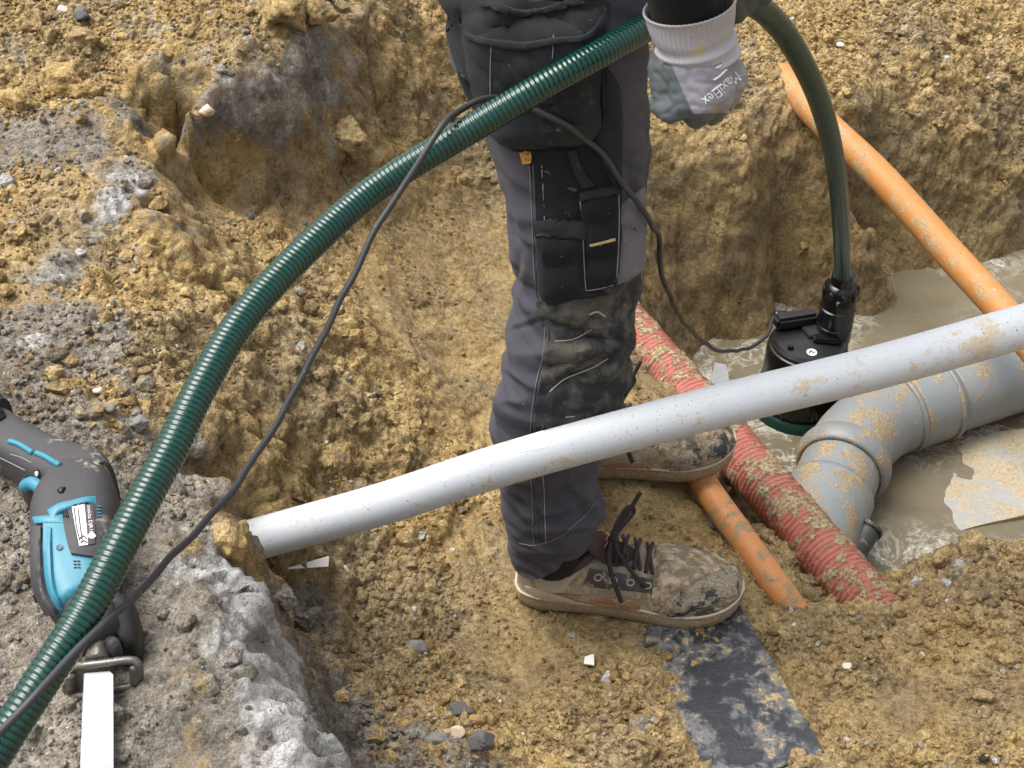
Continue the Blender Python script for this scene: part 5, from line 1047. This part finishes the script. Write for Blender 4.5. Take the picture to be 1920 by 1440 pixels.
stone('soil_clod', 425, 600, 54, 'soil', 'brown clod touching the green hose on the slope', 'clod', .7, .3, 13)
stone('soil_clod', 350, 835, 78, 'soil', 'grey lump partly hidden behind the green hose', 'clod', .8, .3, 21)
stone('stone', 258, 797, 36, 'grey', 'grey stone on the slope left of the hidden lump', 'stone', .8, .2, 4)
stone('stone', 206, 770, 26, 'grey', 'small grey stone right of saw handle on the slope', 'stone', .8, .2, 5)
stone('soil_clod', 432, 1000, 84, 'soil', 'crumbly yellow clod capping the left end of the white pipe', 'clod', 1., -.1, 18)
stone('soil_clod', 562, 1150, 58, 'soil', 'grey clod below the wood chip beside the pale rock edge', 'clod', .9, .25, 22)
stone('soil_clod', 525, 1120, 50, 'soil', 'grey clod left of the wood chip against the pale rock', 'clod', .9, .25, 23)
stone('stone', 775, 1216, 38, 'grey', 'grey stone alone on the trench floor below the pipe', 'stone', .8, .1, 6)
stone('pebble', 856, 1380, 32, 'cream', 'pale round pebble near bottom edge of trench floor', 'stone', .9, .1, 4)
stone('stone', 822, 1396, 44, 'grey', 'grey stone left of the pale round pebble at bottom', 'stone', .8, .2, 7)
stone('stone', 860, 1372-40, 44, 'dark', 'dark grey stone above the pale round pebble at bottom', 'stone', .6, .25, 8)
stone('stone', 900, 1392, 52, 'dark', 'dark grey stone right of the pale round pebble at bottom', 'stone', .7, .25, 9)
stone('pebble', 1213, 1368, 20, 'white', 'white pebble left of the black sheet at bottom', 'stone', .8, .1, 5)
stone('pebble', 1588, 1250, 20, 'white', 'white stone right of the black sheet on crumbly soil', 'stone', .7, .1, 0)
stone('pebble', 1728, 1230, 14, 'white', 'tiny white pebble on the right bank', 'stone', .8, .1, 1)
stone('pebble', 1576, 88, 16, 'white', 'tiny white pebble on far bank right of green hose', 'stone', .8, .1, 2)
stone('lump', 1846, 1420, 22, 'black', 'small black lump in the bottom right corner', 'lump', .8, .2, 3)
stone('soil_clod', 1830, 1030, 60, 'soil', 'tall crumbly clod on the lip above the water', 'clod', 1.2, .1, 14)
stone('soil_clod', 1778, 1052, 44, 'soil', 'small crumbly clod left of tall clod on water lip', 'clod', 1., .1, 15)
stone('soil_clod', 1606, 1150, 60, 'soil', 'brown clod against the buried end of red duct', 'clod', .8, .25, 16)
stone('soil_clod', 1690, 1090, 40, 'soil', 'brown clod on the lip between red duct and water', 'clod', .8, .2, 17)
stone('stone', 1095, 1020-520, 14, 'white', 'tiny pale pebble behind the worker on the mud ramp', 'stone', .8, .1, 2) if False else None
# paper scrap, wood chip
SCR = muddy('scrap_white', (.68, .67, .63), .7, .25, 60, .1, .3, speck=.4)
def scrap(name, pts, lift, label, cat):
    P4 = []
    for u, v in pts: p, n = on_ground(u, v); P4.append(p+Vector((0, 0, lift)))
    zc = max(p.z for p in P4)-.002
    for p in P4: p.z = .6*p.z+.4*zc
    return tag(slab(name, P4, .0016, SCR, None, 8, 8, .0012), label, cat)
scrap('paper_scrap', [(1094, 1250), (1114, 1252), (1113, 1234), (1096, 1238)], .006, 'small white paper scrap on the smooth mud below the shoe', 'scrap')
scrap('wood_chip', [(545, 1098), (622, 1113), (623, 1092), (548, 1095)], .030, 'long white wood chip below the white pipe end', 'chip')
